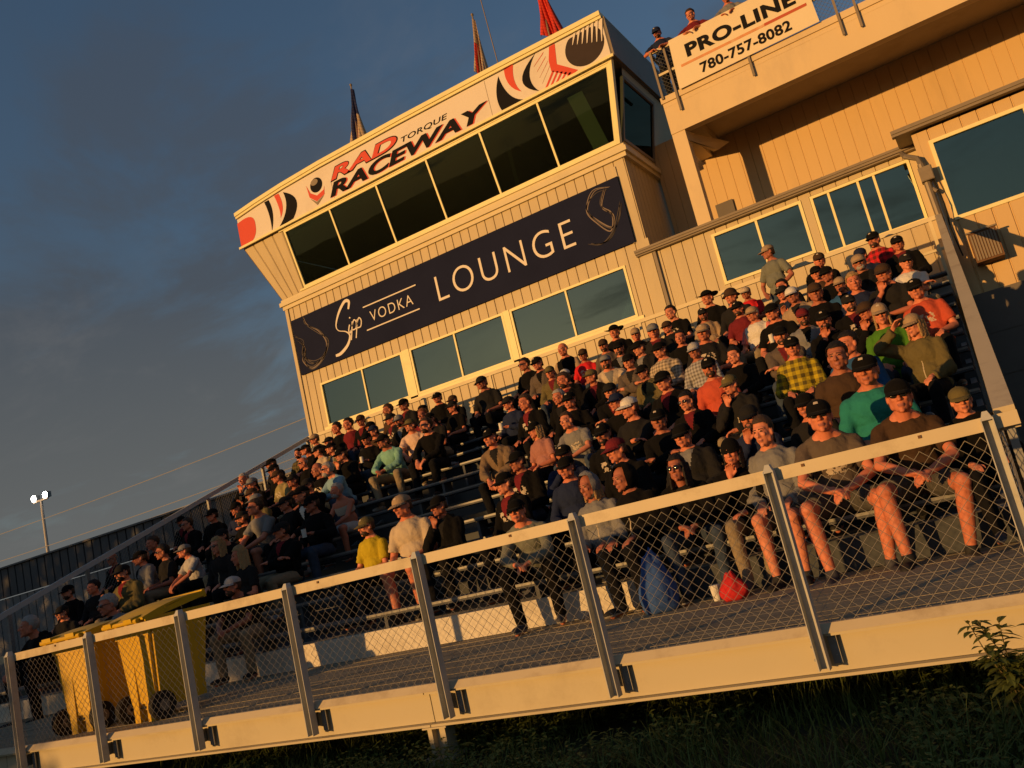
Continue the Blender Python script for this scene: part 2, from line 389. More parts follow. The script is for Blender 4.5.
# ================================================================== front fence
ZT = .056
fence = empty('front_fence', (-7, YF, ZD)); tag(fence, 'chain link fence with cream top rail and grey channel posts along the deck edge', 'fence')
PX = [-8.6+1.237*i for i in range(-4, 7)] + [-.085]
mb = MB(); mb.box(XL, .05, 4.853, 4.905, ZT-.082, ZT-.012)
P_(mb.build('top_rail', M['railpaint']), fence)
mb = MB()
for x in (-.4, -1.0, -2.9, -4.6, -6.2, -7.9): mb.box(x-.008, x+.008, 4.846, 4.853, ZT-.04, ZT-.024)
P_(mb.build('rail_bolts', M['rust']), fence)
for x in PX:
    mb = MB(); w, d, t = .058, .062, .005; z0, z1 = -1.04, ZT
    yb = 4.851; yf = yb-d
    mb.box(x-w/2, x+w/2, yb-t, yb, z0, z1-.03)                            # web
    for sx in (-1, 1):
        xa = x+sx*w/2; xb = xa-sx*t
        mb.box(min(xa, xb), max(xa, xb), yf, yb-t, z0, z1-.02)
    mb.hexa([(x-w/2, yf, z1-.03), (x+w/2, yf, z1-.03), (x+w/2, yb, z1-.03), (x-w/2, yb, z1-.03), (x-w/5, yf+.02, z1+.015), (x+w/5, yf+.02, z1+.015), (x+w/5, yb, z1+.015), (x-w/5, yb, z1+.015)])
    p = P_(mb.build('post', M['post']), fence)
    mb = MB(); bx = x+w/2+.008
    mb.box(bx, bx+.046, 4.895, 4.903, -1.03, -.87); mb.box(bx, bx+.008, 4.904, 4.93, -1.03, -.885); mb.box(x-w/2-.012, x-w/2-.002, 4.85, 4.929, -1.0, -.9)
    for z in (-.99, -.92): mb.tube([(x-w/2-.016, 4.84, z), (x-w/2-.016, 4.85, z)], .007, 6); mb.tube([(bx+.026, 4.888, z), (bx+.026, 4.895, z)], .007, 6)
    b = mb.build('bracket', M['galv']); b.parent = p
def chainlink(mb, O, U, V, lu, lv, N, pitch=.080, r=.0024, shear=0):
    """zig-zag chain link on the parallelogram O + u*U + v*V (unit U, V); N = normal."""
    O, U, V, N = Vector(O), Vector(U), Vector(V), Vector(N)
    k = 0; u = 0.0; h = pitch/2
    nv = int(lv/h)
    while u < lu-.001:
        pts = []
        for j in range(nv+1):
            s = (j+k) % 2
            uu = u + (h if s else 0)
            pts.append(O+U*min(uu, lu)+V*(j*h)+N*(.0022*(1 if s else -1)))
        # full zig-zag wire: square section
        mb.tube(pts, r, 4, close=False)
        u += h; k += 1
for a, b in zip(PX, PX[1:]):
    mb = MB(); chainlink(mb, (a+.03, 4.918, ZD-.01), (1, 0, 0), (0, 0, 1), b-a-.06, ZT-.06-ZD, (0, 1, 0), .072, .0019)
    P_(mb.build('mesh', M['wire']), fence)

# ================================================================== bleachers
DY, DZ, Y0, Z0, NR = .70, .26, 7.10, -.42, 12
BX0, BX1 = -13.75, -.14
bl = empty('bleachers', (-7, 11, GZ)); tag(bl, 'stepped aluminium bleachers with plank benches rising to the building', 'bleachers')
for k in range(NR):
    y, z = Y0+k*DY, Z0+k*DZ
    mb = MB(); mb.box(BX0, BX1, y, y+.25, z-.042, z, 0); mb.box(BX0, BX1, y-.006, y-.001, z-.022, z+.001, 1)  # front lip lighter: the sunlit edge put into its colour
    for x in [BX0+.5+i*1.83 for i in range(8)]:
        zf = z-.42 if k else ZD
        mb.box(x-.02, x+.02, y+.02, y+.23, zf+.0, z-.043); 
    P_(mb.build('bench', [M['plank'], M['alu']]), bl)
    if k:
        zf = z-.42
        mb = MB(); mb.box(BX0, BX1, y-.40, y+.31, zf-.04, zf-.002)
        P_(mb.build('footboard', M['step']), bl)
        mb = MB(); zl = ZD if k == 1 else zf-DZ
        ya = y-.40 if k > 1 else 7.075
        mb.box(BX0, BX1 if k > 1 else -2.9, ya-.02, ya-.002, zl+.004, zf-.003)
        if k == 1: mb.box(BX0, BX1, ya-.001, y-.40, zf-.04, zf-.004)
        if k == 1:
            r_ = MB(); r_.box(-2.899, BX1, ya-.02, ya-.002, zl+.004, zf-.003); P_(r_.build('riser', M['step']), bl)  # right stretch darkened in colour for the shade of the legs
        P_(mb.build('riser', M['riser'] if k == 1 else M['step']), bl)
zt = Z0+NR*DZ-.42
mb = MB(); mb.box(BX0, BX1, Y0+NR*DY-.40, 16.58, zt-.06, zt); mb.box(BX0, BX1, Y0+NR*DY-.42, Y0+NR*DY-.402, zt-DZ, zt)
P_(mb.build('rear_walkway', M['alu']), bl)
for x in (BX0+.05, -9.3, -4.7, BX1-.05):
    mb = MB(); mb.bar((x, 7.1, ZD-.16), (x, 15.0, zt-.28), .06, .2)
    for y in (7.6, 10.2, 12.8, 15.3): mb.box(x-.04, x+.04, y-.04, y+.04, GZ, ZD-.16+(y-7.1)*.371)
    P_(mb.build('support_frame', M['galv']), bl)

def side_fence(name, label, X, ya, za, yb, zb, w, h, mrail, posts, below, mx=.03, ymesh=15.2):
    f = empty(name, (X, (ya+yb)/2, GZ)); tag(f, label, 'fence')
    sl = (zb-za)/(yb-ya)
    mb = MB(); mb.bar((X, ya, za-h/2), (X, yb, zb-h/2), w, h); P_(mb.build('handrail', mrail), f)
    zfl = lambda y: max(ZD, -1.0+(y-7.1)*.371)
    for y in posts:
        mb = MB(); mb.box(X-.025, X+.025, y-.03, y+.03, min(zfl(y), za)-.1, za+sl*(y-ya)-h); P_(mb.build('post', M['galv'] if mrail is not M['trim'] else M['railpaint']), f)
    mb = MB(); d = Vector((0, 1, sl)); L = d.length*(ymesh-ya); d.normalize()
    chainlink(mb, (X+mx, ya, za-h-below), d, (0, 0, 1), L, below, (1, 0, 0), .085, .0024)
    P_(mb.build('mesh', M['wire']), f)
side_fence('side_fence', 'sloping chain link side fence with wide cream rail at the right end of the bleachers', .0, 4.93, ZT+.02, 15.25, 3.42, .095, .12, M['railpaint'], (6.6, 8.6, 10.6, 12.6, 15.2), .9, -.05, 9.5)
side_fence('side_fence', 'sloping grey chain link side fence against the sky at the left end of the bleachers', -13.95, 5.0, -.30, 15.28, 3.43, .05, .085, M['greyrail'], (5.1, 6.5, 7.9, 9.3, 10.7, 12.1, 13.7, 15.25), .88)

rr = empty('rear_railing', (-7, 15.3, zt)); tag(rr, 'cream pipe railing along the walkway behind the top row', 'railing')
mb = MB(); mb.box(-13.95, -.03, 15.27, 15.32, 3.36, 3.43); P_(mb.build('top_rail', M['trim']), rr)
mb = MB(); mb.box(-13.95, -.03, 15.28, 15.31, 2.86, 2.90); P_(mb.build('middle_rail', M['trim']), rr)
for i in range(9):
    mb = MB(); x = -13.9+i*1.72; mb.box(x-.025, x+.025, 15.275, 15.315, zt, 3.36); P_(mb.build('post', M['trim']), rr)

# ================================================================== control tower
def window(parent, x0, x1, z0, z1, mull, P, fw=.05, fd=.05, gm=None, bars=None, fm=None):
    """framed window; P(x, d, z): d = depth behind the wall face (negative = proud)."""
    fm = fm or M['frame']
    mb = MB()
    def bx(a, b, c, d, d0=-.02, d1=None):
        d1 = fd if d1 is None else d1
        mb.hexa([P(a, d0, c), P(b, d0, c), P(b, d1, c), P(a, d1, c), P(a, d0, d), P(b, d0, d), P(b, d1, d), P(a, d1, d)])
    bx(x0-fw, x1+fw, z0-fw, z0); bx(x0-fw, x1+fw, z1, z1+fw); bx(x0-fw, x0, z0, z1); bx(x1, x1+fw, z0, z1)
    for m_ in mull: bx(m_-fw*.42, m_+fw*.42, z0, z1, -.008)
    fr = mb.build('window_frame', fm, parent)
    edges = [x0] + list(mull) + [x1]
    for a, b in zip(edges, edges[1:]):
        g = MB(); e = fw*.3
        g.hexa([P(a+.002, .022, z0+.002), P(b-.002, .022, z0+.002), P(b-.002, .028, z0+.002), P(a+.002, .028, z0+.002), P(a+.002, .022, z1-.002), P(b-.002, .022, z1-.002), P(b-.002, .028, z1-.002), P(a+.002, .028, z1-.002)])
        g.build('pane', gm or M['glass'], fr)
    return fr
YT = 16.6
tower = empty('control_tower', (0, 0, 0)); tag(tower, 'cream clad control tower whose dark upper windows lean outward', 'building')
flat = lambda x, d, z: (x, YT+d, z)
ZW0, ZW1 = 3.84, 4.87
lows = [(-14.34, -11.78, [-13.01]), (-11.44, -8.85, [-10.18]), (-8.57, -5.79, [-7.19])]
mb = MB()
wall_with_holes(mb, -15.02, -5.15, GZ, 7.12, YT, [(a-.05, b+.05, ZW0-.05, ZW1+.05) for a, b, _ in lows])
tower_mats = M['siding']
mb.box(-15.06, -14.96, YT-.035, YT+.06, GZ, 7.12)
mb.build('front_wall', M['siding'], tower)
mb = MB()
mb.box(-11.73+.01, -11.49-.01, YT-.03, YT-.002, ZW0-.1, ZW1+.06); mb.box(-8.80+.01, -8.62-.01, YT-.03, YT-.002, ZW0-.1, ZW1+.06)
mb.box(-14.5, -5.62, YT-.03, YT-.002, ZW0-.16, ZW0-.055)
mb.build('window_trim', M['frame'], tower)
for a, b, m_ in lows: window(tower, a, b, ZW0, ZW1, m_, flat)
# left and right side walls of the shaft
mb = MB()
SL = lambda x, d, z: (-15.02+d, 22-(x-16.6), z); rib_panel(mb, 16.66, 22, GZ, 7.12, 0, P=SL)
SR = lambda x, d, z: (-5.15-d, x, z); rib_panel(mb, 16.66, 22, 2, 7.12, 0, P=SR)
mb.box(-15, -5.2, 21.9, 22, GZ, 7.12)
mb.build('side_wall', M['siding'], tower)
mb = MB(); mb.box(-5.36, -5.10, YT-.05, YT-.004, 3.0, 5.28); mb.box(-5.44, -5.38, YT-.03, YT-.003, 5.28, 7.0); mb.build('corner_trim', M['siding'], tower)
mb = MB(); mb.box(-14.95, -5.25, 16.75, 21.8, 3.2, 3.25); mb.box(-14.95, -5.25, 19.5, 19.55, 3.3, 5.2); mb.box(-14.95, -5.25, 16.75, 21.8, 5.2, 5.25); mb.build('interior', M['dark'], tower)
mb = MB(); mb.box(-14.2, -12.2, 19.0, 19.05, 3.9, 4.6); mb.box(-11.0, -9.2, 18.6, 18.65, 3.85, 4.35); mb.build('interior_counter', M['lowwall'], tower)
mb = MB(); mb.box(-12.35, -12.0, 16.66, 16.67, 3.86, 4.14); mb.build('taped_paper', M['paper'], tower)
# cornice under the leaning windows
mb = MB()
for (z0, z1, o) in ((7.12, 7.22, .05), (7.22, 7.33, .10), (7.33, 7.40, .06)):
    mb.box(-15.05-o, -5.12+o, YT-o, 22, z0, z1-.002)
mb.build('cornice', M['trim'], tower)
# flared upper storey
ZA, ZC = 7.40, 9.02
lean = lambda z: (z-ZA)/(ZC-ZA)
UP = lambda x, d, z: (x, YT-.06-.40*lean(z)+d, z)
xl = lambda z: -15.06-.62*lean(z); xr = lambda z: -5.12+.42*lean(z)
uw0, uw1 = -14.16, -5.04+.0
mb = MB()
n = 4
for i in range(n):      # ribbed cladding left of the first pane, fanning outward
    for z0, z1 in ((ZA, ZC),):
        def X(t, z): return xl(z)+(uw0-.10-xl(z))*t
        t0, t1 = i/n, (i+1)/n
        g = .05
        mb.quad(UP(X(t0+g*.5, z0), 0, z0), UP(X(t1-g*.5, z0), 0, z0), UP(X(t1-g*.5, z1), 0, z1), UP(X(t0+g*.5, z1), 0, z1))
        mb.quad(UP(X(t1-g*.5, z0), 0, z0), UP(X(t1, z0), .022, z0), UP(X(t1, z1), .022, z1), UP(X(t1-g*.5, z1), 0, z1))
        mb.quad(UP(X(t0, z0), .022, z0), UP(X(t0+g*.5, z0), 0, z0), UP(X(t0+g*.5, z1), 0, z1), UP(X(t0, z1), .022, z1))
# left side, right side (behind the side window) and back
mb.quad((xl(ZA), 22, ZA), UP(xl(ZA), 0.002, ZA), UP(xl(ZC), .002, ZC), (xl(ZC), 22, ZC))
mb.quad(UP(xl(ZA), .06, ZA), UP(uw0-.1, .06, ZA), UP(uw0-.1, .06, ZC), UP(xl(ZC), .06, ZC))
yw0, yw1 = 16.75, 18.5
RS = lambda y, d, z: (xr(z)-d, y, z)
def rq(ya, yb, za, zb):
    mb.quad((xr(za), ya, za), (xr(za), yb, za), (xr(zb), yb, zb), (xr(zb), ya, zb))
rq(yw1+.06, 22, ZA, ZC); rq(yw0-.06, yw1+.06, ZA, 7.50); rq(yw0-.06, yw1+.06, 8.86, ZC)
mb.quad((xl(ZA), 22, ZA), (xr(ZA), 22, ZA), (xr(ZC), 22, ZC), (xl(ZC), 22, ZC))
mb.build('flared_wall', M['siding'], tower)
m5 = uw0+1.52*5; UP2 = lambda x, d, z: UP(x if x <= m5+.06 else m5+(x-m5)*((xr(z)-.13-m5)/(-5.16-m5)), d, z)
window(tower, uw0, -5.16, 7.50, 8.90, [uw0+1.52*i for i in range(1, 6)], UP2, fw=.055, gm=M['glassdark'])
mb = MB()
def ub(a, b, c, d, d0, d1):
    A = a if callable(a) else (lambda z: a); B = b if callable(b) else (lambda z: b)
    mb.hexa([UP(A(c), d0, c), UP(B(c), d0, c), UP(B(c), d1, c), UP(A(c), d1, c), UP(A(d), d0, d), UP(B(d), d0, d), UP(B(d), d1, d), UP(A(d), d1, d)])
ub(lambda z: xr(z)-.072, xr, ZA+.002, ZC, -.03, .10); ub(uw0-.2, lambda z: xr(z)-.075, ZA+.002, 7.445, -.03, .04); ub(uw0-.2, lambda z: xr(z)-.075, 8.958, ZC-.002, -.03, .04)
mb.build('corner_frame', M['frame'], tower)
fr = window(tower, yw0, yw1, 7.56, 8.80, [], RS, fw=.06, gm=M['glassside'], fm=M['gutter'])
mb = MB(); mb.box(-14.6, -5.5, 16.9, 21.8, 7.42, 7.45); mb.box(-15.3, -4.9, 21.5, 21.6, 7.5, 9.0); mb.box(-15.2, -4.95, 16.6, 21.8, 8.97, 9.0); mb.box(-8, -7.9, 17.2, 21.4, 7.5, 8.96); mb.build('upper_interior', M['dark'], tower)
mb = MB()
mb.hexa([UP(-5.78, .3, 7.5), UP(-5.42, .3, 7.5), UP(-5.42, .32, 7.5), UP(-5.78, .32, 7.5), UP(-5.98, .3, 8.85), UP(-5.62, .3, 8.85), UP(-5.62, .32, 8.85), UP(-5.98, .32, 8.85)])
mb.build('blind', M['curtain'], tower)
# fascia and roof
YFa = 16.1
top = [(-15.66, 10.00), (-14.9, 10.07), (-13.9, 10.13), (-12.6, 10.165), (-10, 10.16), (-7.5, 10.12), (-4.66, 10.05)]
mb = MB()
for (xa, za), (xb, zb) in zip(top, top[1:]):
    mb.hexa([(xa, YFa, ZC), (xb, YFa, ZC), (xb, 22, ZC), (xa, 22, ZC), (xa, YFa, za-.1), (xb, YFa, zb-.1), (xb, 22, zb-.1), (xa, 22, za-.1)])
mb.build('parapet', M['roof'], tower)
mb = MB()
for (xa, za), (xb, zb) in zip(top, top[1:]):
    mb.hexa([(xa, YFa-.09, za-.098), (xb, YFa-.09, zb-.098), (xb, 22.05, zb-.098), (xa, 22.05, za-.098), (xa, YFa-.09, za), (xb, YFa-.09, zb), (xb, 22.05, zb), (xa, 22.05, za)])
    mb.hexa([(xa, YFa-.06, za-.16), (xb, YFa-.06, zb-.16), (xb, YFa-.02, zb-.16), (xa, YFa-.02, za-.16), (xa, YFa-.06, za-.1), (xb, YFa-.06, zb-.1), (xb, YFa-.02, zb-.1), (xa, YFa-.02, za-.1)])
mb.build('roof_trim', M['frame'], tower)
mb = MB(); mb.box(-15.72, -4.62, YFa-.07, YFa-.03, ZC-.03, ZC+.03); mb.build('lower_trim', M['frame'], tower)
mb = MB(); mb.box(-4.655, -4.61, YFa+.0, 22, ZC+.02, 9.93); mb.build('side_fascia', M['gutter'], tower)

# ================================================================== raceway sign on the fascia
sg = empty('raceway_sign', (0, 0, 0)); tag(sg, 'long white fascia sign with red and black raceway lettering and graphics', 'sign')
ys = YFa-.012
mb = MB(); lowtop = [(-15.66, 9.83), (-14.9, 9.90), (-13.9, 9.96), (-12.6, 9.99), (-10, 9.985), (-7.5, 9.945), (-4.68, 9.88)]
prism(mb, [(-15.68, ZC+.035), (-4.68, ZC+.035)] + lowtop[::-1], ys, YFa-.002); mb.build('panel', M['signwhite'], sg)
text_fit('lettering', 'RAD', -12.36, -10.16, 9.50, 9.84, ys-.004, M['signblack'], sg, .28, .045, .006)
text_fit('lettering', 'RAD', -12.33, -10.19, 9.525, 9.815, ys-.012, M['signred'], sg, .28, .03, .004)
text_fit('lettering', 'TORQUE', -10.08, -8.72, 9.52, 9.67, ys, M['signblack'], sg, .22, .012, .006, 1.05)
text_fit('lettering', 'RACEWAY', -12.42, -7.62, 9.11, 9.46, ys-.0, M['signred'], sg, .28, .035, .004)
text_fit('lettering', 'RACEWAY', -12.46, -7.66, 9.12, 9.47, ys-.008, M['signblack'], sg, .28, .035, .006)
def bez(p0, p1, p2, n=10): return [((1-t)**2*p0[0]+2*t*(1-t)*p1[0]+t*t*p2[0], (1-t)**2*p0[1]+2*t*(1-t)*p1[1]+t*t*p2[1]) for t in [i/n for i in range(n+1)]]
def shape(name, pts, m, dy=0):
    mb = MB(); prism(mb, pts, ys-.006-dy, ys-.0005-dy, 0); return mb.build(name, M[m], sg)
def crescent(a, c, b, ci, m, dy=0): shape('graphic', bez(a, c, b)+bez(b, ci, a)[1:-1], m, dy)
crescent((-7.27, 9.84), (-7.20, 9.10), (-6.42, 9.08), (-6.95, 9.22), 'signblack') if False else None
# right hand graphics
shape('graphic', bez((-7.25, 9.86), (-7.50, 9.45), (-7.36, 9.07)) + [(-6.78, 9.07)] + bez((-6.78, 9.07), (-7.18, 9.22), (-7.25, 9.86))[1:-1], 'signblack')
shape('graphic', [(-7.08, 9.93), (-6.84, 9.94)] + bez((-6.84, 9.94), (-6.98, 9.55), (-6.80, 9.27))[1:] + bez((-6.80, 9.27), (-7.14, 9.50), (-7.08, 9.93))[1:-1], 'signred')
shape('graphic', bez((-6.28, 9.92), (-7.10, 9.50), (-6.40, 9.08)) + bez((-6.40, 9.08), (-6.72, 9.5), (-6.28, 9.92))[1:-1], 'signblack')
el = [(-5.17+.45*cos(t)*1.0, 9.52+.42*sin(t)) for t in [2*pi*i/40 for i in range(40)]]
el = [(max(-5.66, x), min(9.84, z)) for x, z in el]
shape('graphic', el, 'signbrown')
for i in range(7):
    x = -5.42+i*.105; shape('graphic', [(x, 9.66-i*.04), (x+.02, 9.67-i*.04), (x+.15, 9.89), (x+.09, 9.89)], 'signwhite', .013)
shape('graphic', [(-5.93, 9.90), (-5.79, 9.90), (-5.86, 9.45), (-5.44, 9.10), (-5.62, 9.06), (-6.02, 9.36), (-6.02, 9.6)], 'signred')
for i in range(4): shape('graphic', [(-6.05-.02*i, 9.46+.12*i), (-6.02-.02*i, 9.50+.12*i), (-6.27-.03*i, 9.22+.15*i), (-6.29-.03*i, 9.20+.15*i)][::-1], 'signred')
for i in range(5): shape('graphic', [(-6.0+.09*i, 9.36-.055*i), (-5.95+.09*i, 9.34-.055*i), (-6.20+.13*i, 9.065), (-6.26+.13*i, 9.065)], 'signred')
# left hand graphics
shape('graphic', [(-15.68, 9.06), (-15.68, 9.72)] + bez((-15.68, 9.72), (-15.0, 9.86), (-15.05, 9.45))[0:] + bez((-15.05, 9.45), (-15.05, 9.15), (-15.3, 9.06))[1:], 'signred')
for (x, m_, zt_, zb_) in ((-14.45, 'signblack', 9.90, 9.06), (-14.08, 'signred', 9.93, 9.28), (-13.78, 'signblack', 9.86, 9.06)):
    if x == -13.78: shape('graphic', [(-13.92, 9.90)] + bez((-13.92, 9.90), (-13.25, 9.55), (-13.75, 9.10)) + [(-14.28, 9.06)] + bez((-14.28, 9.06), (-13.75, 9.4), (-13.92, 9.90))[:-1], m_)
    else: shape('graphic', [(x-.16, zt_)] + bez((x-.0, zt_), (x+.16, 9.5), (x-.08, zb_)) + bez((x-.08, zb_), (x-.02, 9.5), (x-.16, zt_))[1:-1], m_)
shape('graphic', [(-12.82+.20*cos(t), 9.63+.19*sin(t)) for t in [2*pi*i/24 for i in range(24)]], 'signblack')
shape('graphic', [(-12.86+.12*cos(t), 9.72+.08*sin(t)) for t in [2*pi*i/20 for i in range(20)]], 'gutter', .007)
shape('graphic', [(-13.14, 9.74), (-13.05, 9.50), (-12.86, 9.36), (-12.62, 9.42), (-12.58, 9.5), (-12.62, 9.30), (-12.9, 9.22), (-13.1, 9.40)], 'signred')
shape('graphic', [(-13.08, 9.36), (-12.9, 9.20), (-12.64, 9.28), (-12.9, 9.12)], 'gutter', .006)
mb = MB()
mb.box(-7.62, -7.61, ys-.0025, ys, 9.06, 9.93); mb.box(-12.35, -12.34, ys-.0025, ys, 9.06, 9.5)
mb.build('panel_seam', M['gutter'], sg)

# ================================================================== lounge banner
bn = empty('lounge_banner', (0, 0, 0)); tag(bn, 'dark lounge banner with pale lettering and smoke swirls below the leaning windows', 'banner')
yb_ = YT-.045; mb = MB()
nx, nz = 48, 6
for i in range(nx):
    for j in range(nz):
        f = lambda a, b: (-14.90+(9.52)*a/nx, yb_-.008+.007*sin(a*.9)*sin(b*1.1)+.004*noise.noise(Vector((a*.5, b*.7, 1))), 5.29+1.48*b/nz)
        mb.quad(f(i, j), f(i+1, j), f(i+1, j+1), f(i, j+1))
mb.box(-14.90, -5.38, YT-.03, YT-.004, 5.29, 6.77)
mb.build('sheet', M['banner'], bn, True)
yl = yb_-.016
text_fit('lettering', 'LOUNGE', -10.32, -6.64, 5.71, 6.32, yl, M['bannerlet'], bn, 0, -.012, .006, 1.25)
text_fit('lettering', 'VODKA', -12.36, -11.04, 5.90, 6.16, yl, M['bannerlet'], bn, 0, -.008, .006, 1.2)
mb = MB(); mb.box(-12.53, -10.87, yl-.005, yl, 6.31, 6.34); mb.box(-12.55, -10.90, yl-.005, yl, 5.72, 5.75); mb.build('rule', M['bannerlet'], bn)
def stroke(pts, w, m, name='lettering', y=None):
    mb = MB(); y = yl if y is None else y
    n_ = len(pts)
    L = []; R = []
    for i in range(n_):
        a, b = pts[max(i-1, 0)], pts[min(i+1, n_-1)]; d = Vector((b[0]-a[0], b[1]-a[1])); d = d.normalized() if d.length else Vector((1, 0))
        ww = w(i/(n_-1)) if callable(w) else w
        L.append((pts[i][0]-d.y*ww/2, pts[i][1]+d.x*ww/2)); R.append((pts[i][0]+d.y*ww/2, pts[i][1]-d.x*ww/2))
    for i in range(n_-1): mb.hexa([(L[i][0], y-.005, L[i][1]), (R[i][0], y-.005, R[i][1]), (R[i][0], y, R[i][1]), (L[i][0], y, L[i][1]), (L[i+1][0], y-.005, L[i+1][1]), (R[i+1][0], y-.005, R[i+1][1]), (R[i+1][0], y, R[i+1][1]), (L[i+1][0], y, L[i+1][1])])
    return recalc(mb.build(name, M[m] if isinstance(m, str) else m, bn))
def spline(P, n=8):
    o = []; P = [P[0]]+P+[P[-1]]
    for i in range(1, len(P)-2):
        for k in range(n):
            t = k/n; a, b, c, d = P[i-1], P[i], P[i+1], P[i+2]
            o.append(tuple(.5*((2*b[j])+(-a[j]+c[j])*t+(2*a[j]-5*b[j]+4*c[j]-d[j])*t*t+(-a[j]+3*b[j]-3*c[j]+d[j])*t**3) for j in (0, 1)))
    o.append(P[-2]); return o
wS = lambda t: .05+.03*sin(t*9)
stroke(spline([(-12.98, 6.44), (-12.92, 6.62), (-13.06, 6.66), (-13.30, 6.45), (-13.46, 6.18), (-13.42, 6.02), (-13.20, 5.92), (-13.10, 5.78), (-13.22, 5.58), (-13.48, 5.44), (-13.66, 5.43)]), wS, 'bannerlet')
stroke(spline([(-13.04, 6.05), (-13.10, 5.92), (-13.08, 5.84), (-13.02, 5.90)]), .035, 'bannerlet')
stroke(spline([(-13.00, 6.20), (-12.985, 6.23)]), .04, 'bannerlet')
for dx in (0, .16):
    stroke(spline([(-12.94+dx, 6.10), (-13.00+dx, 5.90), (-13.08+dx, 5.66)]), .032, 'bannerlet')
    stroke(spline([(-12.98+dx, 5.98), (-12.88+dx, 6.12), (-12.82+dx, 6.04), (-12.87+dx, 5.90), (-12.98+dx, 5.89)]), .03, 'bannerlet')
random.seed(11)
def swirl(P, m_, w, jit):
    P = [(p[0]+random.uniform(-jit, jit), p[1]+random.uniform(-jit, jit)) for p in P]
    pts = [(min(max(x, -14.86), -5.42), min(max(z, 5.32), 6.74)) for x, z in spline(P, 10)]
    stroke(pts, lambda t: w*(.25+sin(pi*t)**.7), m_, 'smoke_swirl', yl+.004)
A_ = [(-14.45, 6.74), (-14.42, 6.5), (-14.05, 6.2), (-13.85, 5.85), (-14.05, 5.5), (-14.45, 5.38), (-14.72, 5.62), (-14.62, 5.95), (-14.8, 6.2)]
B_ = [(-14.85, 6.35), (-14.62, 6.1), (-14.7, 5.8), (-14.45, 5.5), (-14.0, 5.55), (-13.8, 5.9)]
C_ = [(-5.62, 6.60), (-5.95, 6.64), (-6.2, 6.35), (-6.1, 6.0), (-5.8, 5.75), (-5.66, 6.05), (-5.85, 6.3), (-5.72, 6.62)]
E_ = [(-6.35, 5.62), (-6.1, 5.5), (-5.8, 5.62), (-5.6, 5.9), (-5.48, 6.2)]
for q in range(3):
    swirl(A_, 'smoke2' if q == 0 else 'smoke', .022, .05); swirl(B_, 'smoke', .018, .05); swirl(C_, 'smoke2' if q < 2 else 'smoke', .020, .05); swirl(E_, 'smoke', .018, .04)

# ================================================================== lounge wing with the terrace
lo = empty('lounge_building', (0, 0, 0)); tag(lo, 'low ribbed wing with sliding windows, gutter and a cream balcony terrace above', 'building')
mb = MB()
wall_with_holes(mb, -5.09, .0, GZ, 4.98, YT, [(-3.82-.05, -2.13+.05, 3.80, 4.86), (-1.88-.05, -.20+.05, 3.68, 4.86)])
mb.build('front_wall', M['siding'], lo)
window(lo, -3.81, -2.14, 3.86, 4.80, [-2.97], flat, fw=.055)
window(lo, -1.87, -.21, 3.74, 4.80, [-1.59, -1.06, -.78], flat, fw=.05)
mb = MB(); mb.box(-5.06, 0, 19.6, 19.7, 2.4, 4.9); mb.box(-5.06, 0, 16.7, 19.6, 2.5, 2.55); mb.box(-5.06, 0, 16.7, 19.6, 4.88, 4.93); mb.build('interior', M['dark'], lo)
mb = MB(); mb.box(-1.75, -1.65, 17.5, 17.6, 2.6, 4.3); mb.ell((-.95, 17.2, 3.9), (.14, .14, .22)); mb.box(-3.3, -2.4, 18.2, 18.3, 2.6, 4.1); mb.ell((-1.3, 17.6, 4.0), (.12, .1, .16)); mb.build('interior_furniture', M['lowwall'], lo)
mb = MB()
mb.box(-5.42, .02, YT-.16, YT-.03, 4.985, 5.07); mb.box(-5.42, .02, YT-.18, YT-.161, 5.03, 5.075); mb.box(-5.42, .02, YT-.12, YT-.02, 4.955, 4.983)
mb.build('gutter', M['gutter'], lo)
mb = MB(); mb.box(-5.1, 8, YT-.03, 18.7, 5.0, 5.06); mb.build('low_roof', M['roof'], lo)
mb = MB()
for x in (-4.6, -3.4, -2.4, -1.6, -.9): mb.ell((x, YT-.1, 5.085), (.025, .025, .02), 6, 4)
mb.build('roof_screws', M['gutter'], lo)
mb = MB(); mb.box(-5.085, -5.02, YT-.06, YT-.003, 2.3, 4.95); mb.build('downspout', M['gutter'], lo)
YU = 18.6
mb = MB(); rib_panel(mb, -5.09, 8, 5.0, 7.9, YU, pitch=.25, groove=.02, depth=.012); mb.build('upper_wall', M['siding2'], lo)
bx0 = -4.06
mb = MB(); mb.box(bx0, 8, YT-.02, YT+.2, 7.12, 7.80); mb.box(bx0-.02, 8, YT-.05, YT+.05, 7.80, 7.93); mb.box(bx0, bx0+.25, YT+.2, YU, 7.12, 7.8)
mb.box(bx0+.01, 8, YT-.024, YT-.021, 7.70, 7.725)
mb.build('balcony_fascia', M['cream'], lo)
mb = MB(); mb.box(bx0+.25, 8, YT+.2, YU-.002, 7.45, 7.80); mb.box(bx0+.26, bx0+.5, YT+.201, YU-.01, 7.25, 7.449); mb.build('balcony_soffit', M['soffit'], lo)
mb = MB(); mb.box(bx0, 8, YT+.2, 24, 7.801, 7.86); mb.build('terrace_floor', M['roof'], lo)
mb = MB(); mb.box(-4.06, -3.78, YT+.0, YT+.26, 5.06, 7.12); mb.build('column', M['cream'], lo)
mb = MB(); mb.hexa([(-3.78, YT+.05, 6.9), (-3.78, YT+.2, 6.9), (-3.5, YT+1.2, 6.9), (-3.6, YT+1.2, 6.9), (-3.78, YT+.05, 7.12), (-3.78, YT+.2, 7.12), (-3.3, YT+1.6, 7.12), (-3.45, YT+1.6, 7.12)]); mb.build('brace', M['cream'], lo)
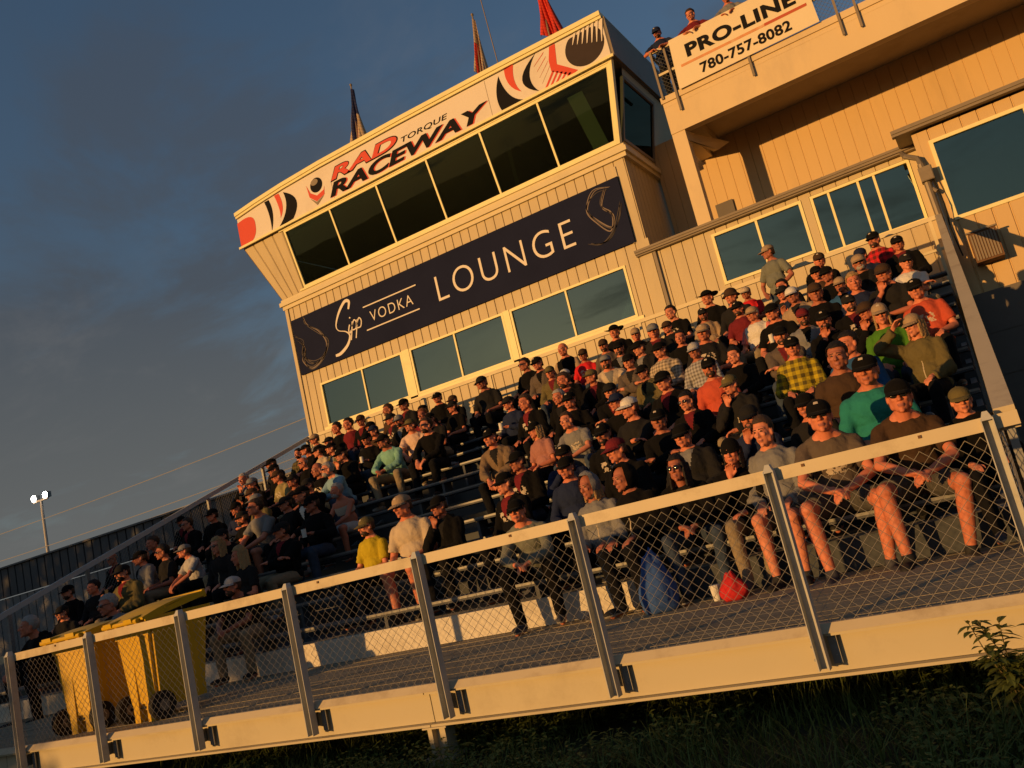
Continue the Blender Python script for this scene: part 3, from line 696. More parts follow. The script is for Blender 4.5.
mb = MB(); mb.box(-4.05, -3.66, YU-.06, YU-.002, 5.1, 6.02); mb.build('shadow_patch', M['lowwall'], lo)  # dark plate painting a shadow that falls on the upper wall

# terrace railing
tr = empty('terrace_railing', (0, 0, 0)); tag(tr, 'steel railing with mesh panels round the upper terrace', 'railing')
yr = YT-.03
mb = MB(); mb.box(bx0+.02, 8, yr-.03, yr+.02, 8.90, 8.96); mb.box(bx0+.02, -3.5, yr-.02, yr+.015, 8.38, 8.43); mb.box(-.85, 8, yr-.02, yr+.015, 8.38, 8.43)
mb.box(bx0-.0, bx0+.05, yr+.021, 19, 8.90, 8.96)
mb.build('rail', M['trim'], tr)
for x, zlo in ((bx0+.05, 7.87), (-3.72, 7.50), (-2.2, 7.50), (-.50, 7.48), (-.18, 7.48), (.9, 7.48), (2.2, 7.48)):
    mb = MB(); mb.box(x-.022, x+.022, yr-.062, yr-.032, zlo, 8.95); mb.build('post', M['gutter'], tr)
mb = MB(); chainlink(mb, (bx0+.06, yr+.0, 7.9), (1, 0, 0), (0, 0, 1), .48, 1.0, (0, 1, 0), .09, .004); mb.build('mesh', M['galv'], tr); mb = MB(); chainlink(mb, (-.82, yr+.0, 7.9), (1, 0, 0), (0, 0, 1), 3.2, 1.0, (0, 1, 0), .09, .004); mb.build('mesh', M['galv'], tr)
pb = empty('sponsor_banner', (0, 0, 0)); tag(pb, 'cream banner with a phone number hung on the terrace railing', 'banner')
yp = yr-.07
mb = MB(); prism(mb, [(-3.63, 7.90), (-.82, 7.92), (-.86, 8.97), (-3.58, 8.97)], yp-.012, yp-.002); mb.build('sheet', M['prosign'], pb)
mb = MB(); mb.box(-3.47, -.96, yp-.015, yp-.0125, 8.315, 8.37); mb.build('faded_stripe', M['prostripe'], pb)
mb = MB(); mb.box(-1.75, -.94, yp-.018, yp-.0155, 8.322, 8.375); mb.build('red_stripe', M['prostripe2'], pb)
text_fit('lettering', 'PRO-LINE', -3.30, -1.10, 8.45, 8.74, yp-.013, M['signblack'], pb, 0, .045, .004, 1.08)
text_fit('lettering', '780-757-8082', -3.12, -1.30, 8.005, 8.225, yp-.013, M['signblack'], pb, 0, .03, .004, 1.05)

# ================================================================== right hand block
sb = empty('side_building', (0, 0, 0)); tag(sb, 'ribbed cream block at the right with one large window and dark lower panels', 'building')
Y2 = 15.7
f2 = lambda x, d, z: (x, Y2+d, z)
mb = MB(); wall_with_holes(mb, .08, 8, 2.05, 4.95, Y2, [(.26-.05, 1.6+.05, 3.33, 4.75)], pitch=.25, groove=.03); mb.box(.0, .078, Y2, YT-.01, 2.05, 4.95); mb.build('front_wall', M['siding2'], sb)
mb = MB()
for i in range(5): mb.box(.08, 8, Y2-.01-.004*(i % 2), Y2+.06, GZ+i*.68+.004, GZ+(i+1)*.68-.012)
mb.box(.085, 8, Y2+.0, Y2+.05, GZ, 2.05); mb.box(.09, .2, Y2+.08, YT-.01, GZ, 2.0); mb.build('lower_panels', M['lowwall'], sb)
window(sb, .27, 1.6, 3.39, 4.69, [], f2, fw=.06, fd=.06)
mb = MB(); mb.box(.15, 4, 18.0, 18.05, 2.2, 4.9); mb.build('interior', M['dark'], sb)
mb = MB(); mb.box(1.15, 1.42, Y2+.12, Y2+.14, 3.45, 4.66); mb.build('blind', M['curtain'], sb)
mb = MB(); mb.box(-.28, 8, Y2-.16, Y2-.03, 4.985, 5.085); mb.box(-.28, 8, Y2-.18, Y2-.161, 5.03, 5.09); mb.box(-.24, 8, Y2-.03, YT-.2, 5.02, 5.07); mb.build('gutter', M['gutter'], sb)
tm = empty('conduit_mast', (.02, 15.5, 2.2)); tag(tm, 'bent metal service conduit with junction box beside the large right window', 'conduit')
mb = MB(); mb.tube([(-.22, 15.9, 4.78), (-.18, 15.62, 4.62), (-.02, 15.56, 4.50), (.0, 15.55, 4.38)], .045, 8); mb.tube([(.0, 15.55, 4.38), (.02, 15.55, 3.0), (.03, 15.56, 2.1)], .06, 10); P_(mb.build('pipe', M['pipe']), tm)
mb = MB(); mb.box(-.07, .13, 15.44, 15.64, 4.06, 4.30); mb.box(-.06, .12, 15.43, 15.44, 4.07, 4.29); mb.tube([(.03, 15.55, 4.06), (.03, 15.55, 3.95), (.1, 15.52, 3.85)], .03, 6); P_(mb.build('junction_box', M['gutter']), tm)
mb = MB(); mb.tube([(.10, 15.55, 4.1), (.14, 15.5, 3.6), (.11, 15.55, 3.2), (.15, 15.5, 2.7)], .012, 5); P_(mb.build('cable', M['rubber']), tm)
ac = empty('air_conditioner', (.5, 15.5, 2.5)); tag(ac, 'rusty brown louvred window unit projecting from the right wall', 'air conditioner')
mb = MB(); mb.box(.30, .70, 15.36, Y2-.002, 2.49, 2.97); P_(mb.build('case', M['rust']), ac)
mb = MB()
for i in range(9): mb.box(.32+i*.041, .345+i*.041, 15.345, 15.358, 2.52, 2.94)
mb.box(.28, .72, 15.34, 15.40, 2.975, 3.0); P_(mb.build('louvre', M['gutter']), ac)

# ================================================================== roof flags and antenna
def flagpole(x, y, z0, h, fm, label, w, rot, tilt=.02, bands=None):
    t = empty('flag', (x, y, z0)); tag(t, label, 'flag')
    mb = MB(); mb.tube([(0, 0, 0), (tilt*h, 0, h)], .02, 6); mb.ell((tilt*h, 0, h+.03), (.04, .04, .04), 6, 5); mb.build('pole', M['gutter'], t)
    mb = MB(); nz, nx = 18, 8; mats = [M[fm]] + [M[b] for b in (bands or [])]
    def f(i, j):        # hanging limp: gathered cloth
        u, v = i/nx, j/nz; spread = w*(.25+.75*v)
        a = rot
        d = spread*(u-.35); fold = .10*sin(u*11+v*3)*(.3+v)
        return (tilt*h*(1-v*.8)+d*cos(a)-fold*sin(a), d*sin(a)+fold*cos(a), h*.98-1.55*v*(h/1.7)*.62-.28*u*(.4+v))
    for i in range(nx):
        for j in range(nz): mb.quad(f(i, j), f(i+1, j), f(i+1, j+1), f(i, j+1), (0 if not bands or j < 8 else 1+((i//2) % len(bands))))
    o = mb.build('cloth', mats, t, True); md = o.modifiers.new('solid', 'SOLIDIFY'); md.thickness = .006
    return t
flagpole(-12.45, 17.6, 10.1, 2.55, 'flagdark', 'dark blue flag with pale stripes hanging limp from left roof pole', .62, -.3, .10, ['flagtan', 'flagdark', 'flagred'])
flagpole(-8.35, 17.4, 10.1, 2.35, 'flagtan', 'tan and white flag wrapped round the middle roof pole', .34, .1, .10, ['flagtan', 'flagred', 'signwhite'])
flagpole(-6.35, 17.4, 10.1, 2.35, 'flagred', 'bright red flag hanging from the right roof pole', .62, -.2, .02)
t = empty('antenna', (-7.75, 17.4, 10.1)); tag(t, 'thin whip antenna on the tower roof', 'antenna')
mb = MB(); mb.tube([(0, 0, 0), (-.06, 0, 3.4)], .013, 5); mb.build('whip', M['gutter'], t)
mb = MB(); mb.box(-.05, .05, -.05, .05, 0, .22); mb.build('base', M['gutter'], t)
# ================================================================== far background
sh = empty('metal_shed', (0, 0, 0)); tag(sh, 'long dark corrugated shed wall beyond the left side of the stand', 'building')
mb = MB(); rib_panel(mb, -70, -15.4, 2.62, 3.88, 22.0, pitch=.55, groove=.09, depth=.06); mb.build('upper_wall', M['shed'], sh)
mb = MB(); rib_panel(mb, -70, -15.4, GZ, 2.58, 22.06, pitch=.55, groove=.08, depth=.05); mb.build('lower_wall', M['shed2'], sh)
mb = MB(); mb.box(-70, -15.4, 21.9, 27, 3.88, 3.95); mb.build('roof', M['roof'], sh)
lp = empty('floodlight_pole', (-96.7, 60, GZ)); tag(lp, 'tall pale pole with two lit floodlights above the shed', 'floodlight')
mb = MB(); mb.tube([(0, 0, 0), (.1, 0, 18.2)], [.24, .15], 10); mb.box(-1.4, 1.5, -.1, .1, 18.1, 18.3); mb.build('pole', M['pole'], lp)
for dx in (-1.1, 1.15):
    mb = MB(); mb.box(dx-.42, dx+.42, -.1, .4, 18.32, 18.95); h = mb.build('floodlight', M['galv'], lp)
    mb = MB(); mb.ell((dx, -.14, 18.64), (.42, .10, .36), 14, 8); l = mb.build('lens', M['lamp'], h)
for (xa, za, xb, zb, lab) in ((-110, 12.6, -20, 13.6, 'pale overhead power line, highest of the three over the shed'), (-110, 10.0, -20, 10.9, 'overhead power line, middle of the three over the shed'), (-110, 9.3, -20, 10.3, 'overhead power line, lowest of the three over the shed')):
    mb = MB(); pts = []
    for i in range(25):
        t = i/24; pts.append((xa+(xb-xa)*t, 50, za+(zb-za)*t-.8*4*t*(1-t)))
    mb.tube(pts, .035, 5); tag(mb.build('power_line', M['cable']), lab, 'power line', 'power lines above the shed')
# ================================================================== yellow wheelie bins
def wheelie_bin(x, y, rz, label, lid_angle):
    t = empty('wheelie_bin', (x, y, ZD), rz); tag(t, label, 'bin', 'yellow wheelie bins on the deck')
    # back face (handles and wheels) towards -Y
    w0, w1, d0, d1, z0, z1 = .215, .285, .23, .34, .10, .90
    mb = MB()
    mb.hexa([(-w0, -d0, z0), (w0, -d0, z0), (w0, d0, z0), (-w0, d0, z0), (-w1, -d0-.02, z1), (w1, -d0-.02, z1), (w1, d1, z1), (-w1, d1, z1)])
    for x_ in (-.1, .1):       # moulded back ribs / feet
        mb.hexa([(x_-.04, -d0-.05, .0), (x_+.04, -d0-.05, .0), (x_+.04, -d0+.05, .0), (x_-.04, -d0+.05, .0), (x_-.05, -d0-.045, .5), (x_+.05, -d0-.045, .5), (x_+.05, -d0, .5), (x_-.05, -d0, .5)])
    mb.hexa([(-w0+.03, -d0-.03, .16), (w0-.03, -d0-.03, .16), (w0-.03, -d0, .16), (-w0+.03, -d0, .16), (-w1+.04, -d0-.052, .82), (w1-.04, -d0-.052, .82), (w1-.04, -d0-.02, .82), (-w1+.04, -d0-.02, .82)])
    mb.hexa([(-w0, d0-.001, z0), (w0, d0-.001, z0), (w0, d0+.02, z0), (-w0, d0+.02, z0), (-w0, d0, z0+.1), (w0, d0, z0+.1), (w0, d0+.03, z0+.1), (-w0, d0+.03, z0+.1)])
    mb.build('body', M['bin'], t)
    mb = MB()
    for a, b, c, d in ((-w1-.025, w1+.025, -d0-.05, -d0-.015), (-w1-.025, w1+.025, d1, d1+.03)): mb.box(a, b, c, d, z1-.05, z1+.012)
    for sx in (-1, 1): mb.box(min(sx*w1, sx*(w1+.028)), max(sx*w1, sx*(w1+.028)), -d0-.02, d1, z1-.05, z1+.01)
    mb.build('rim', M['bin'], t)
    mb = MB()
    for x_ in (-.23, -.08, .08, .23): mb.box(x_-.02, x_+.02, -d0-.15, -d0-.05, z1-.03, z1+.02)
    mb.tube([(-.27, -d0-.15, z1), (.27, -d0-.15, z1)], .02, 8); mb.box(-.26, .26, -d0-.06, -d0-.03, z1-.14, z1-.05)
    mb.build('handle', M['bin'], t)
    for sx in (-1, 1):
        mb = MB(); xx = sx*.255; mb.tube([(xx-.03, -d0-.02, .125), (xx+.03, -d0-.02, .125)], .125, 20)
        wl = mb.build('wheel', M['rubber'], t)
        mb = MB(); mb.tube([(xx-.034, -d0-.02, .125), (xx+.034, -d0-.02, .125)], .05, 12); mb.build('hub', M['gutter'], wl)
    mb = MB(); mb.tube([(-.26, -d0-.02, .125), (.26, -d0-.02, .125)], .012, 6); mb.build('axle', M['rubber'], t)
    # lid hinged on the handle bar
    mb = MB(); L = d1+d0+.12
    n = 8
    for i in range(n):
        def f(u, s):
            yy = L*u; zz = .05*sin(pi*min(1, u*1.02))*(1-s*s*.4); return (s*(w1+.035), yy, zz)
        for j in range(4):
            u0, u1, s0, s1 = i/n, (i+1)/n, -1+j*.5, -.5+j*.5
            a, b, c, d = f(u0, s0), f(u0, s1), f(u1, s1), f(u1, s0); th = .02
            mb.hexa([(q[0], q[1], q[2]-th) for q in (a, b, c, d)]+[a, b, c, d])
    mb.box(-w1-.035, w1+.035, L-.02, L+.012, -.06, .015)
    for sx in (-1, 1): mb.box(min(sx*(w1+.02), sx*(w1+.036)), max(sx*(w1+.02), sx*(w1+.036)), .02, L, -.045, .004)
    for x_ in (-.16, .16): mb.box(x_-.06, x_+.06, -.05, .06, -.02, .018)
    l = mb.build('lid', M['binlid'], t); l.location = (0, -d0-.13, z1+.02); l.rotation_euler = (lid_angle, 0, 0)
    return t
wheelie_bin(-7.30, 5.50, radians(-3), 'yellow wheelie bin nearest the middle, its lid lifted a little', radians(10))
wheelie_bin(-8.22, 5.46, radians(6), 'yellow wheelie bin further left, its lid closed', radians(2))

# things lying on the deck
def cloth_lump(name, label, cat, x, y, rx, ry, rz, m, seed):
    t = MB(); t.ell((0, 0, 0), (1, 1, 1), 28, 18); me = t.mesh(name, M[m])
    for v in me.vertices:
        c = v.co.copy(); n_ = noise.noise(c*1.7+Vector((seed, 0, 0)))*.22+noise.noise(c*4+Vector((0, seed, 0)))*.09
        k = 1-.55*max(0, c.z); c *= 1+n_; v.co = Vector((c.x*rx*k, c.y*ry*k, max(c.z*rz, -rz*.62)))
    me.polygons.foreach_set('use_smooth', [True]*len(me.polygons))
    o = D.objects.new(name, me); COL.objects.link(o); o.location = (x, y, ZD+rz*.62); tag(o, label, cat); return o
cloth_lump('jacket', 'crumpled blue jacket heaped on the deck beside the front bench', 'jacket', -2.75, 6.66, .17, .16, .30, 'bluecloth', 3)
cloth_lump('child_stand_in', 'small red cloth shape standing in for a child seated by the front row', 'lump', -2.12, 6.60, .11, .09, .13, 'redcloth', 8)  # red shape stands in for a seated child
t = empty('coffee_cup', (-2.3, 6.72, ZD)); tag(t, 'pale paper cup standing on the deck near the red shape standing in for a child', 'cup')
mb = MB(); mb.tube([(0, 0, 0), (0, 0, .11)], [.03, .04], 14); mb.build('cup_body', M['paper'], t)
mb = MB(); mb.tube([(0, 0, .11), (0, 0, .122)], [.043, .04], 14); mb.build('lid', M['paper'], t)

# ================================================================== grass and weeds in front of the beam
random.seed(21); mb = MB()
def blade(x, y, z, h, a, bend, w):
    ca, sa = cos(a), sin(a); px, py = -sa*w, ca*w
    p = [(x+ca*bend*t*t*h, y+sa*bend*t*t*h, z+h*t*(1-.25*bend*t)) for t in (0, .45, .8, 1)]
    ws = (1, .8, .45, .05)
    for i in range(3):
        a0, a1 = ws[i], ws[i+1]; A, B = p[i], p[i+1]
        mb.quad((A[0]-px*a0, A[1]-py*a0, A[2]), (A[0]+px*a0, A[1]+py*a0, A[2]), (B[0]+px*a1, B[1]+py*a1, B[2]), (B[0]-px*a1, B[1]-py*a1, B[2]))
for i in range(26000):
    x = random.uniform(-7.5, 1.6); y = random.uniform(3.3, 6.4)
    d = noise.noise(Vector((x*1.3, y*1.3, 5)))
    if d < -.25+random.random()*.3-.15: continue
    hgt = random.uniform(.06, .22)*(1+.8*max(0, d))*.9
    blade(x, y, GZ-.02, hgt, random.uniform(0, 2*pi), random.uniform(.1, 1.1), random.uniform(.0025, .006))
for i in range(5200):          # broad leaved ground cover between the blades
    x = random.uniform(-6.5, 1.5); y = random.uniform(3.3, 5.6)
    if noise.noise(Vector((x*1.1, y*1.1, 9))) < -.12+random.uniform(-.1, .1): continue
    z0 = GZ+random.uniform(.02, .15); 
    for q in range(4):
        b = random.uniform(0, 2*pi); L = random.uniform(.025, .06); w = L*.28; d = Vector((cos(b), sin(b), random.uniform(-.2, .7))).normalized(); sd_ = d.cross(Vector((0, 0, 1))).normalized()
        c = Vector((x+random.uniform(-.03, .03), y+random.uniform(-.03, .03), z0+random.uniform(-.03, .03)))
        mb.quad(c, c+d*L*.5-sd_*w, c+d*L-Vector((0, 0, L*.25)), c+d*L*.5+sd_*w)
tag(mb.build('grass', M['grassblade']), kind='stuff')
def weed(x, y, h, n, label, seed, spread=.35, leafs=1.0):
    random.seed(seed); t = empty('weed', (x, y, GZ)); tag(t, label, 'weed', 'weeds in front of the deck beam')
    st = MB(); lf = MB()
    for k in range(n):
        a = random.uniform(0, 2*pi); s = spread*random.uniform(.2, 1); hh = h*random.uniform(.6, 1)
        P = [Vector((s*cos(a)*u**1.5+.02*sin(k+u*6), s*sin(a)*u**1.5, hh*u)) for u in [i/8 for i in range(9)]]
        st.tube(P, [.006*(1-.75*i/8) for i in range(9)], 5)
        for i in range(int(34*leafs)):
            u = random.uniform(.28, 1.0); q = P[min(7, int(u*8))].lerp(P[min(8, int(u*8)+1)], u*8 % 1)
            b = random.uniform(0, 2*pi); L = random.uniform(.05, .12)*(1.25-.5*u); w = L*random.uniform(.15, .25)
            d = Vector((cos(b), sin(b), random.uniform(-.15, .75))).normalized(); sdv = d.cross(Vector((0, 0, 1))).normalized(); nn = sdv.cross(d)
            pts = []
            for tt, ww in ((0, .15), (.25, .8), (.55, 1), (.82, .55), (1, .03)):
                c = q+d*L*tt-Vector((0, 0, .35*L*tt*tt)); pts.append((c-sdv*w*ww+nn*w*.25*ww, c, c+sdv*w*ww+nn*w*.25*ww))
            for A, B in zip(pts, pts[1:]):
                lf.quad(A[0], A[1], B[1], B[0]); lf.quad(A[1], A[2], B[2], B[1])
    st.build('stem', M['stem'], t); lf.build('leaves', M['weedleaf'], t, True)
weed(-.24, 4.28, .54, 12, 'tallest bushy weed, its narrow leaves overlapping the beam at lower right', 1, .24, 1.35)
weed(.02, 4.35, .56, 10, 'leafy weed at the right edge beside the tallest weed', 2, .25)

# ================================================================== unseen blockers added to shade the near ground, left stand and shed
bw = empty('blocker_wall', (0, -3.2, GZ)); tag(bw, 'unseen low concrete blocks behind the camera, added to shade the near ground', 'shade_blocker')
mb = MB()
for i in range(20):
    x = -30+i*3.0; mb.hexa([(x+.01, -3.45, GZ), (x+2.99, -3.45, GZ), (x+2.99, -2.95, GZ), (x+.01, -2.95, GZ), (x+.01, -3.28, GZ+.93), (x+2.99, -3.28, GZ+.93), (x+2.99, -3.12, GZ+.93), (x+.01, -3.12, GZ+.93)])
P_(mb.build('blocker_blocks', M['concrete']), bw)  # unseen, added for the shadow it throws on the near ground
def blocker_tree(x, y, h, r, label, seed):  # unseen, added so the crowns shade the left stand and the shed
    random.seed(seed); t = empty('blocker_tree', (x, y, GZ)); tag(t, label, 'blocker_tree')
    mb = MB(); mb.tube([(0, 0, 0), (.1, 0, h*.35), (0, .1, h*.8)], [.28, .2, .06], 8)
    for k in range(9):
        a = k*2.4; z = h*(.28+.06*k); mb.tube([(0, 0, z), (r*.7*cos(a), r*.7*sin(a), z+h*.12)], [.09, .03], 5)
    mb.build('trunk', M['bark'], t); mb = MB()
    for i in range(5200):
        a = random.uniform(0, 2*pi); zz = random.random()**.8; rr_ = r*sqrt(random.random())*(1.05-.75*abs(zz-.35))*(1+.25*noise.noise(Vector((cos(a)*2, sin(a)*2, zz*4))))
        c = Vector((rr_*cos(a), rr_*sin(a), h*(.15+.85*zz))); s = random.uniform(.1, .2)*r/2.6
        n_ = Vector((random.uniform(-1, 1), random.uniform(-1, 1), random.uniform(-1, 1))).normalized(); u = n_.orthogonal().normalized()*s; v = n_.cross(u)
        mb.quad(c-u, c-v*.6, c+u, c+v*.6)
    mb.build('blocker_crown', M['leaf'], t)

for i, (x, y, h, r, lab) in enumerate(((-19.3, -12, 4.75, 2.6, 'nearest of three unseen low trees added to shade the left of the stand'), (-25.3, -12.5, 5.4, 2.9, 'middle of three unseen low trees added to shade the left of the stand'), (-30.6, -12, 5.2, 2.9, 'farthest of three unseen low trees added to shade the left of the stand'),
        (-43.5, -12, 12.5, 4.6, 'first of the unseen tall trees added to shade the shed'), (-50.5, -11, 13, 4.8, 'second of the unseen tall trees added to shade the shed'), (-58, -12.5, 12.6, 4.8, 'third of the unseen tall trees added to shade the shed'), (-66, -12, 13, 4.9, 'fourth of the unseen tall trees added to shade the shed'), (-74, -12, 12.8, 4.9, 'fifth of the unseen tall trees added to shade the shed'))):
    blocker_tree(x, y, h, r, lab, 40+i)
# ================================================================== people
def V(x, y, z): return Vector((x, y, z))
def ik(S, T, L1, L2, hint):
    d = T-S; dist = min(d.length, (L1+L2)*.999); dn = d.normalized(); T = S+dn*dist
    a = (L1*L1-L2*L2+dist*dist)/(2*dist); h = sqrt(max(L1*L1-a*a, 0))
    hv = Vector(hint); hv = (hv-dn*hv.dot(dn)).normalized()
    return S+dn*a+hv*h, T
def skel(pose, yaw):
    """Joints of a figure; facing -Y. Seated: origin on the seat under the hips. Right hand side = -X."""
    s = {}
    lean = radians({'lap': 7, 'cross': 3, 'chin': 15, 'brim': 4, 'hang': 20, 'clasp': 26, 'phone': 8, 'drink': 6, 'stand': 0, 'rail': 14}[pose])
    up = pose in ('stand', 'rail')
    base = V(0, 0, .92) if up else V(0, .0, .10)
    R = Matrix.Rotation(lean, 3, 'X')          # tips the spine towards -Y
    sp = lambda x, y, z: base + R @ V(x, y, z)
    s['R'] = R; s['base'] = base; s['up'] = up
    s['pelvis'] = base; s['belly'] = sp(0, -.01, .16); s['chest'] = sp(0, .0, .34); s['neck'] = sp(0, .015, .485); s['nhead'] = sp(0, -.005, .58)
    s['head'] = s['nhead'] + V(0, -.025, .075)
    pit = {'clasp': -4, 'hang': -4, 'chin': 4, 'rail': 16}.get(pose, 2)
    s['HM'] = Matrix.Translation(s['head']) @ Matrix.Rotation(radians(-yaw), 4, 'Z') @ Matrix.Rotation(radians(pit), 4, 'X')
    H = s['HM']
    for sd, x in (('R', -1), ('L', 1)):
        s['sh'+sd] = sp(x*.168, .012, .412)
        if up:
            s['hip'+sd] = base+V(x*.085, .0, -.04)
            s['knee'+sd] = V(x*.10, -.02, .48); s['ank'+sd] = V(x*.11, .02, .09); s['toe'+sd] = V(x*.14, -.15, .035)
        else:
            sep = {'hang': .18, 'clasp': .235}.get(pose, .14); fx = {'hang': .15, 'clasp': .19}.get(pose, .11)
            s['hip'+sd] = base+V(x*.088, -.03, -.0)
            s['knee'+sd] = V(x*sep, -.455, .095+(.01 if x < 0 else 0)); s['ank'+sd] = V(x*fx, -.43+(.05 if x > 0 else -.02), -.33); s['toe'+sd] = s['ank'+sd]+V(x*.03, -.16, -.065)
    hint = {'R': V(-.6, .55, -.6), 'L': V(.6, .55, -.6)}
    if pose == 'lap': wr = dict(R=V(-.11, -.31, .21), L=V(.12, -.33, .205)); hd = dict(R=V(.15, -1, -.25), L=V(-.15, -1, -.25))
    elif pose == 'hang': wr = dict(R=V(-.055, -.50, .17), L=V(.06, -.49, .16)); hd = dict(R=V(.45, -.6, -.7), L=V(-.45, -.6, -.7)); hint = {'R': V(-.9, .2, -.4), 'L': V(.9, .2, -.4)}
    elif pose == 'clasp': wr = dict(R=V(-.06, -.54, .20), L=V(.065, -.53, .19)); hd = dict(R=V(.75, -.6, -.1), L=V(-.75, -.6, -.2)); hint = {'R': V(-.9, .0, -.5), 'L': V(.9, .0, -.5)}
    elif pose == 'cross': wr = dict(R=V(.10, -.235, .375), L=V(-.11, -.255, .345)); hd = dict(R=V(.9, .15, .1), L=V(-.9, .2, .05)); hint = {'R': V(-.8, -.1, -.6), 'L': V(.8, -.1, -.6)}
    elif pose == 'chin': wr = dict(R=H @ V(-.035, -.10, -.225), L=V(-.0, -.34, .21)); hd = dict(R=V(.1, -.1, 1), L=V(-.8, -.5, -.1)); hint = {'R': V(-.3, -.6, -.9), 'L': V(.8, .3, -.5)}
    elif pose == 'brim': wr = dict(R=H @ V(-.15, -.16, .0), L=V(.11, -.33, .205)); hd = dict(R=V(.65, -.1, .75), L=V(-.15, -1, -.25)); hint = {'R': V(-1, -.2, -.25), 'L': V(.6, .55, -.6)}
    elif pose == 'phone': wr = dict(R=V(-.05, -.36, .36), L=V(.12, -.33, .205)); hd = dict(R=V(.15, -.35, .9), L=V(-.15, -1, -.25)); hint = {'R': V(-.8, .3, -.7), 'L': V(.6, .55, -.6)}
    elif pose == 'drink': wr = dict(R=V(-.11, -.31, .21), L=V(.10, -.30, .34)); hd = dict(R=V(.15, -1, -.25), L=V(-.75, -.65, .1)); hint = {'R': V(-.6, .55, -.6), 'L': V(.8, .2, -.6)}
    elif pose == 'stand': wr = dict(R=V(-.17, -.17, .93), L=V(.17, -.17, .93)); hd = dict(R=V(.5, -.35, -.6), L=V(-.5, -.35, -.6)); hint = {'R': V(-.8, .7, 0), 'L': V(.8, .7, 0)}
    else: wr = dict(R=V(-.16, -.42, 1.08), L=V(.12, -.44, 1.09)); hd = dict(R=V(.8, -.5, -.1), L=V(-.8, -.5, -.1)); hint = {'R': V(-1, .2, -.3), 'L': V(1, .2, -.3)}
    for sd in 'RL':
        s['el'+sd], s['wr'+sd] = ik(s['sh'+sd], wr[sd], .285, .255, hint[sd]); s['hd'+sd] = hd[sd].normalized()
    return s

def voxelise(mb, vox, smooth=2, fac=.5):
    me = mb.mesh('tmp', []); o = D.objects.new('tmp', me); COL.objects.link(o)
    r = o.modifiers.new('r', 'REMESH'); r.mode = 'VOXEL'; r.voxel_size = vox
    if smooth: q = o.modifiers.new('s', 'SMOOTH'); q.iterations = smooth; q.factor = fac
    bpy.context.view_layer.update()
    m2 = D.meshes.new_from_object(o.evaluated_get(bpy.context.evaluated_depsgraph_get()))
    D.objects.remove(o); D.meshes.remove(me)
    m2.polygons.foreach_set('use_smooth', [True]*len(m2.polygons))
    return m2
def seg_d(p, a, b):
    d = b-a; t = max(0, min(1, (p-a).dot(d)/d.length_squared)); return (p-(a+d*t)).length

def head_shapes(mb, H):
    r3 = H.to_3x3()
    def E(c, r, n=16, k=11): mb.ell(H @ Vector(c), r, n, k, rot=r3)
    def C(a, b, r1, r2): mb.cap(H @ Vector(a), H @ Vector(b), r1, r2, 10)
    E((0, .018, .032), (.077, .094, .083)); E((0, -.022, -.020), (.064, .066, .082)); E((0, -.030, -.075), (.047, .050, .038))
    E((0, -.072, -.103), (.020, .017, .015), 10, 7)
    E((0, -.052, .022), (.058, .040, .024), 14, 9)                                  # brow
    for x in (-1, 1):
        E((x*.036, -.066, -.022), (.021, .018, .018), 10, 7); E((x*.077, .012, -.012), (.011, .020, .031), 10, 7)
        E((x*.027, -.077, .003), (.0125, .010, .008), 10, 7); E((x*.055, .0, -.055), (.018, .04, .035), 10, 7)
    C((0, -.083, .008), (0, -.106, -.030), .0085, .0135)
    for x in (-1, 1): E((x*.013, -.092, -.034), (.009, .010, .008), 8, 6)
    E((0, -.084, -.062), (.024, .012, .007), 10, 7); E((0, -.081, -.073), (.021, .012, .008), 10, 7)
def hand_shapes(mb, W_, d, sd, curl):
    """palm, four unequal fingers with two bends, thumb from the side of the palm."""
    x = -1 if sd == 'R' else 1
    side = d.cross(V(0, 0, 1)); side = side.normalized() if side.length > .2 else V(x, 0, 0)
    nrm = side.cross(d).normalized()
    if nrm.z < 0: nrm = -nrm; 
    rot = Matrix((side, d, nrm)).transposed()
    mb.ell(W_+d*.05, (.040, .052, .016), 12, 8, rot=rot); mb.cap(W_-d*.01, W_+d*.03, .025, .027, 10)
    inner = side*(1 if side.x*x < 0 else -1)
    for k, (o, L) in enumerate(((-.030, .062), (-.010, .076), (.011, .071), (.031, .055))):
        p = W_+d*.085+inner*(-o); a = curl
        d1 = (d*cos(a)-nrm*sin(a)).normalized(); d2 = (d*cos(a*2.2)-nrm*sin(a*2.2)).normalized(); d3 = (d*cos(a*3)-nrm*sin(a*3)).normalized()
        q = p+d1*L*.48; r_ = q+d2*L*.34; mb.cap(p-d*.02, q, .0095, .009, 8); mb.cap(q, r_, .009, .0085, 8); mb.cap(r_, r_+d3*L*.26, .0085, .0078, 8)
    p = W_+d*.03+inner*.033; q = p+(inner*.6+d*.75-nrm*.25).normalized()*.042; mb.cap(p-inner*.015, q, .013, .011, 8); mb.cap(q, q+(d*.95-nrm*.35).normalized()*.032, .011, .009, 8)

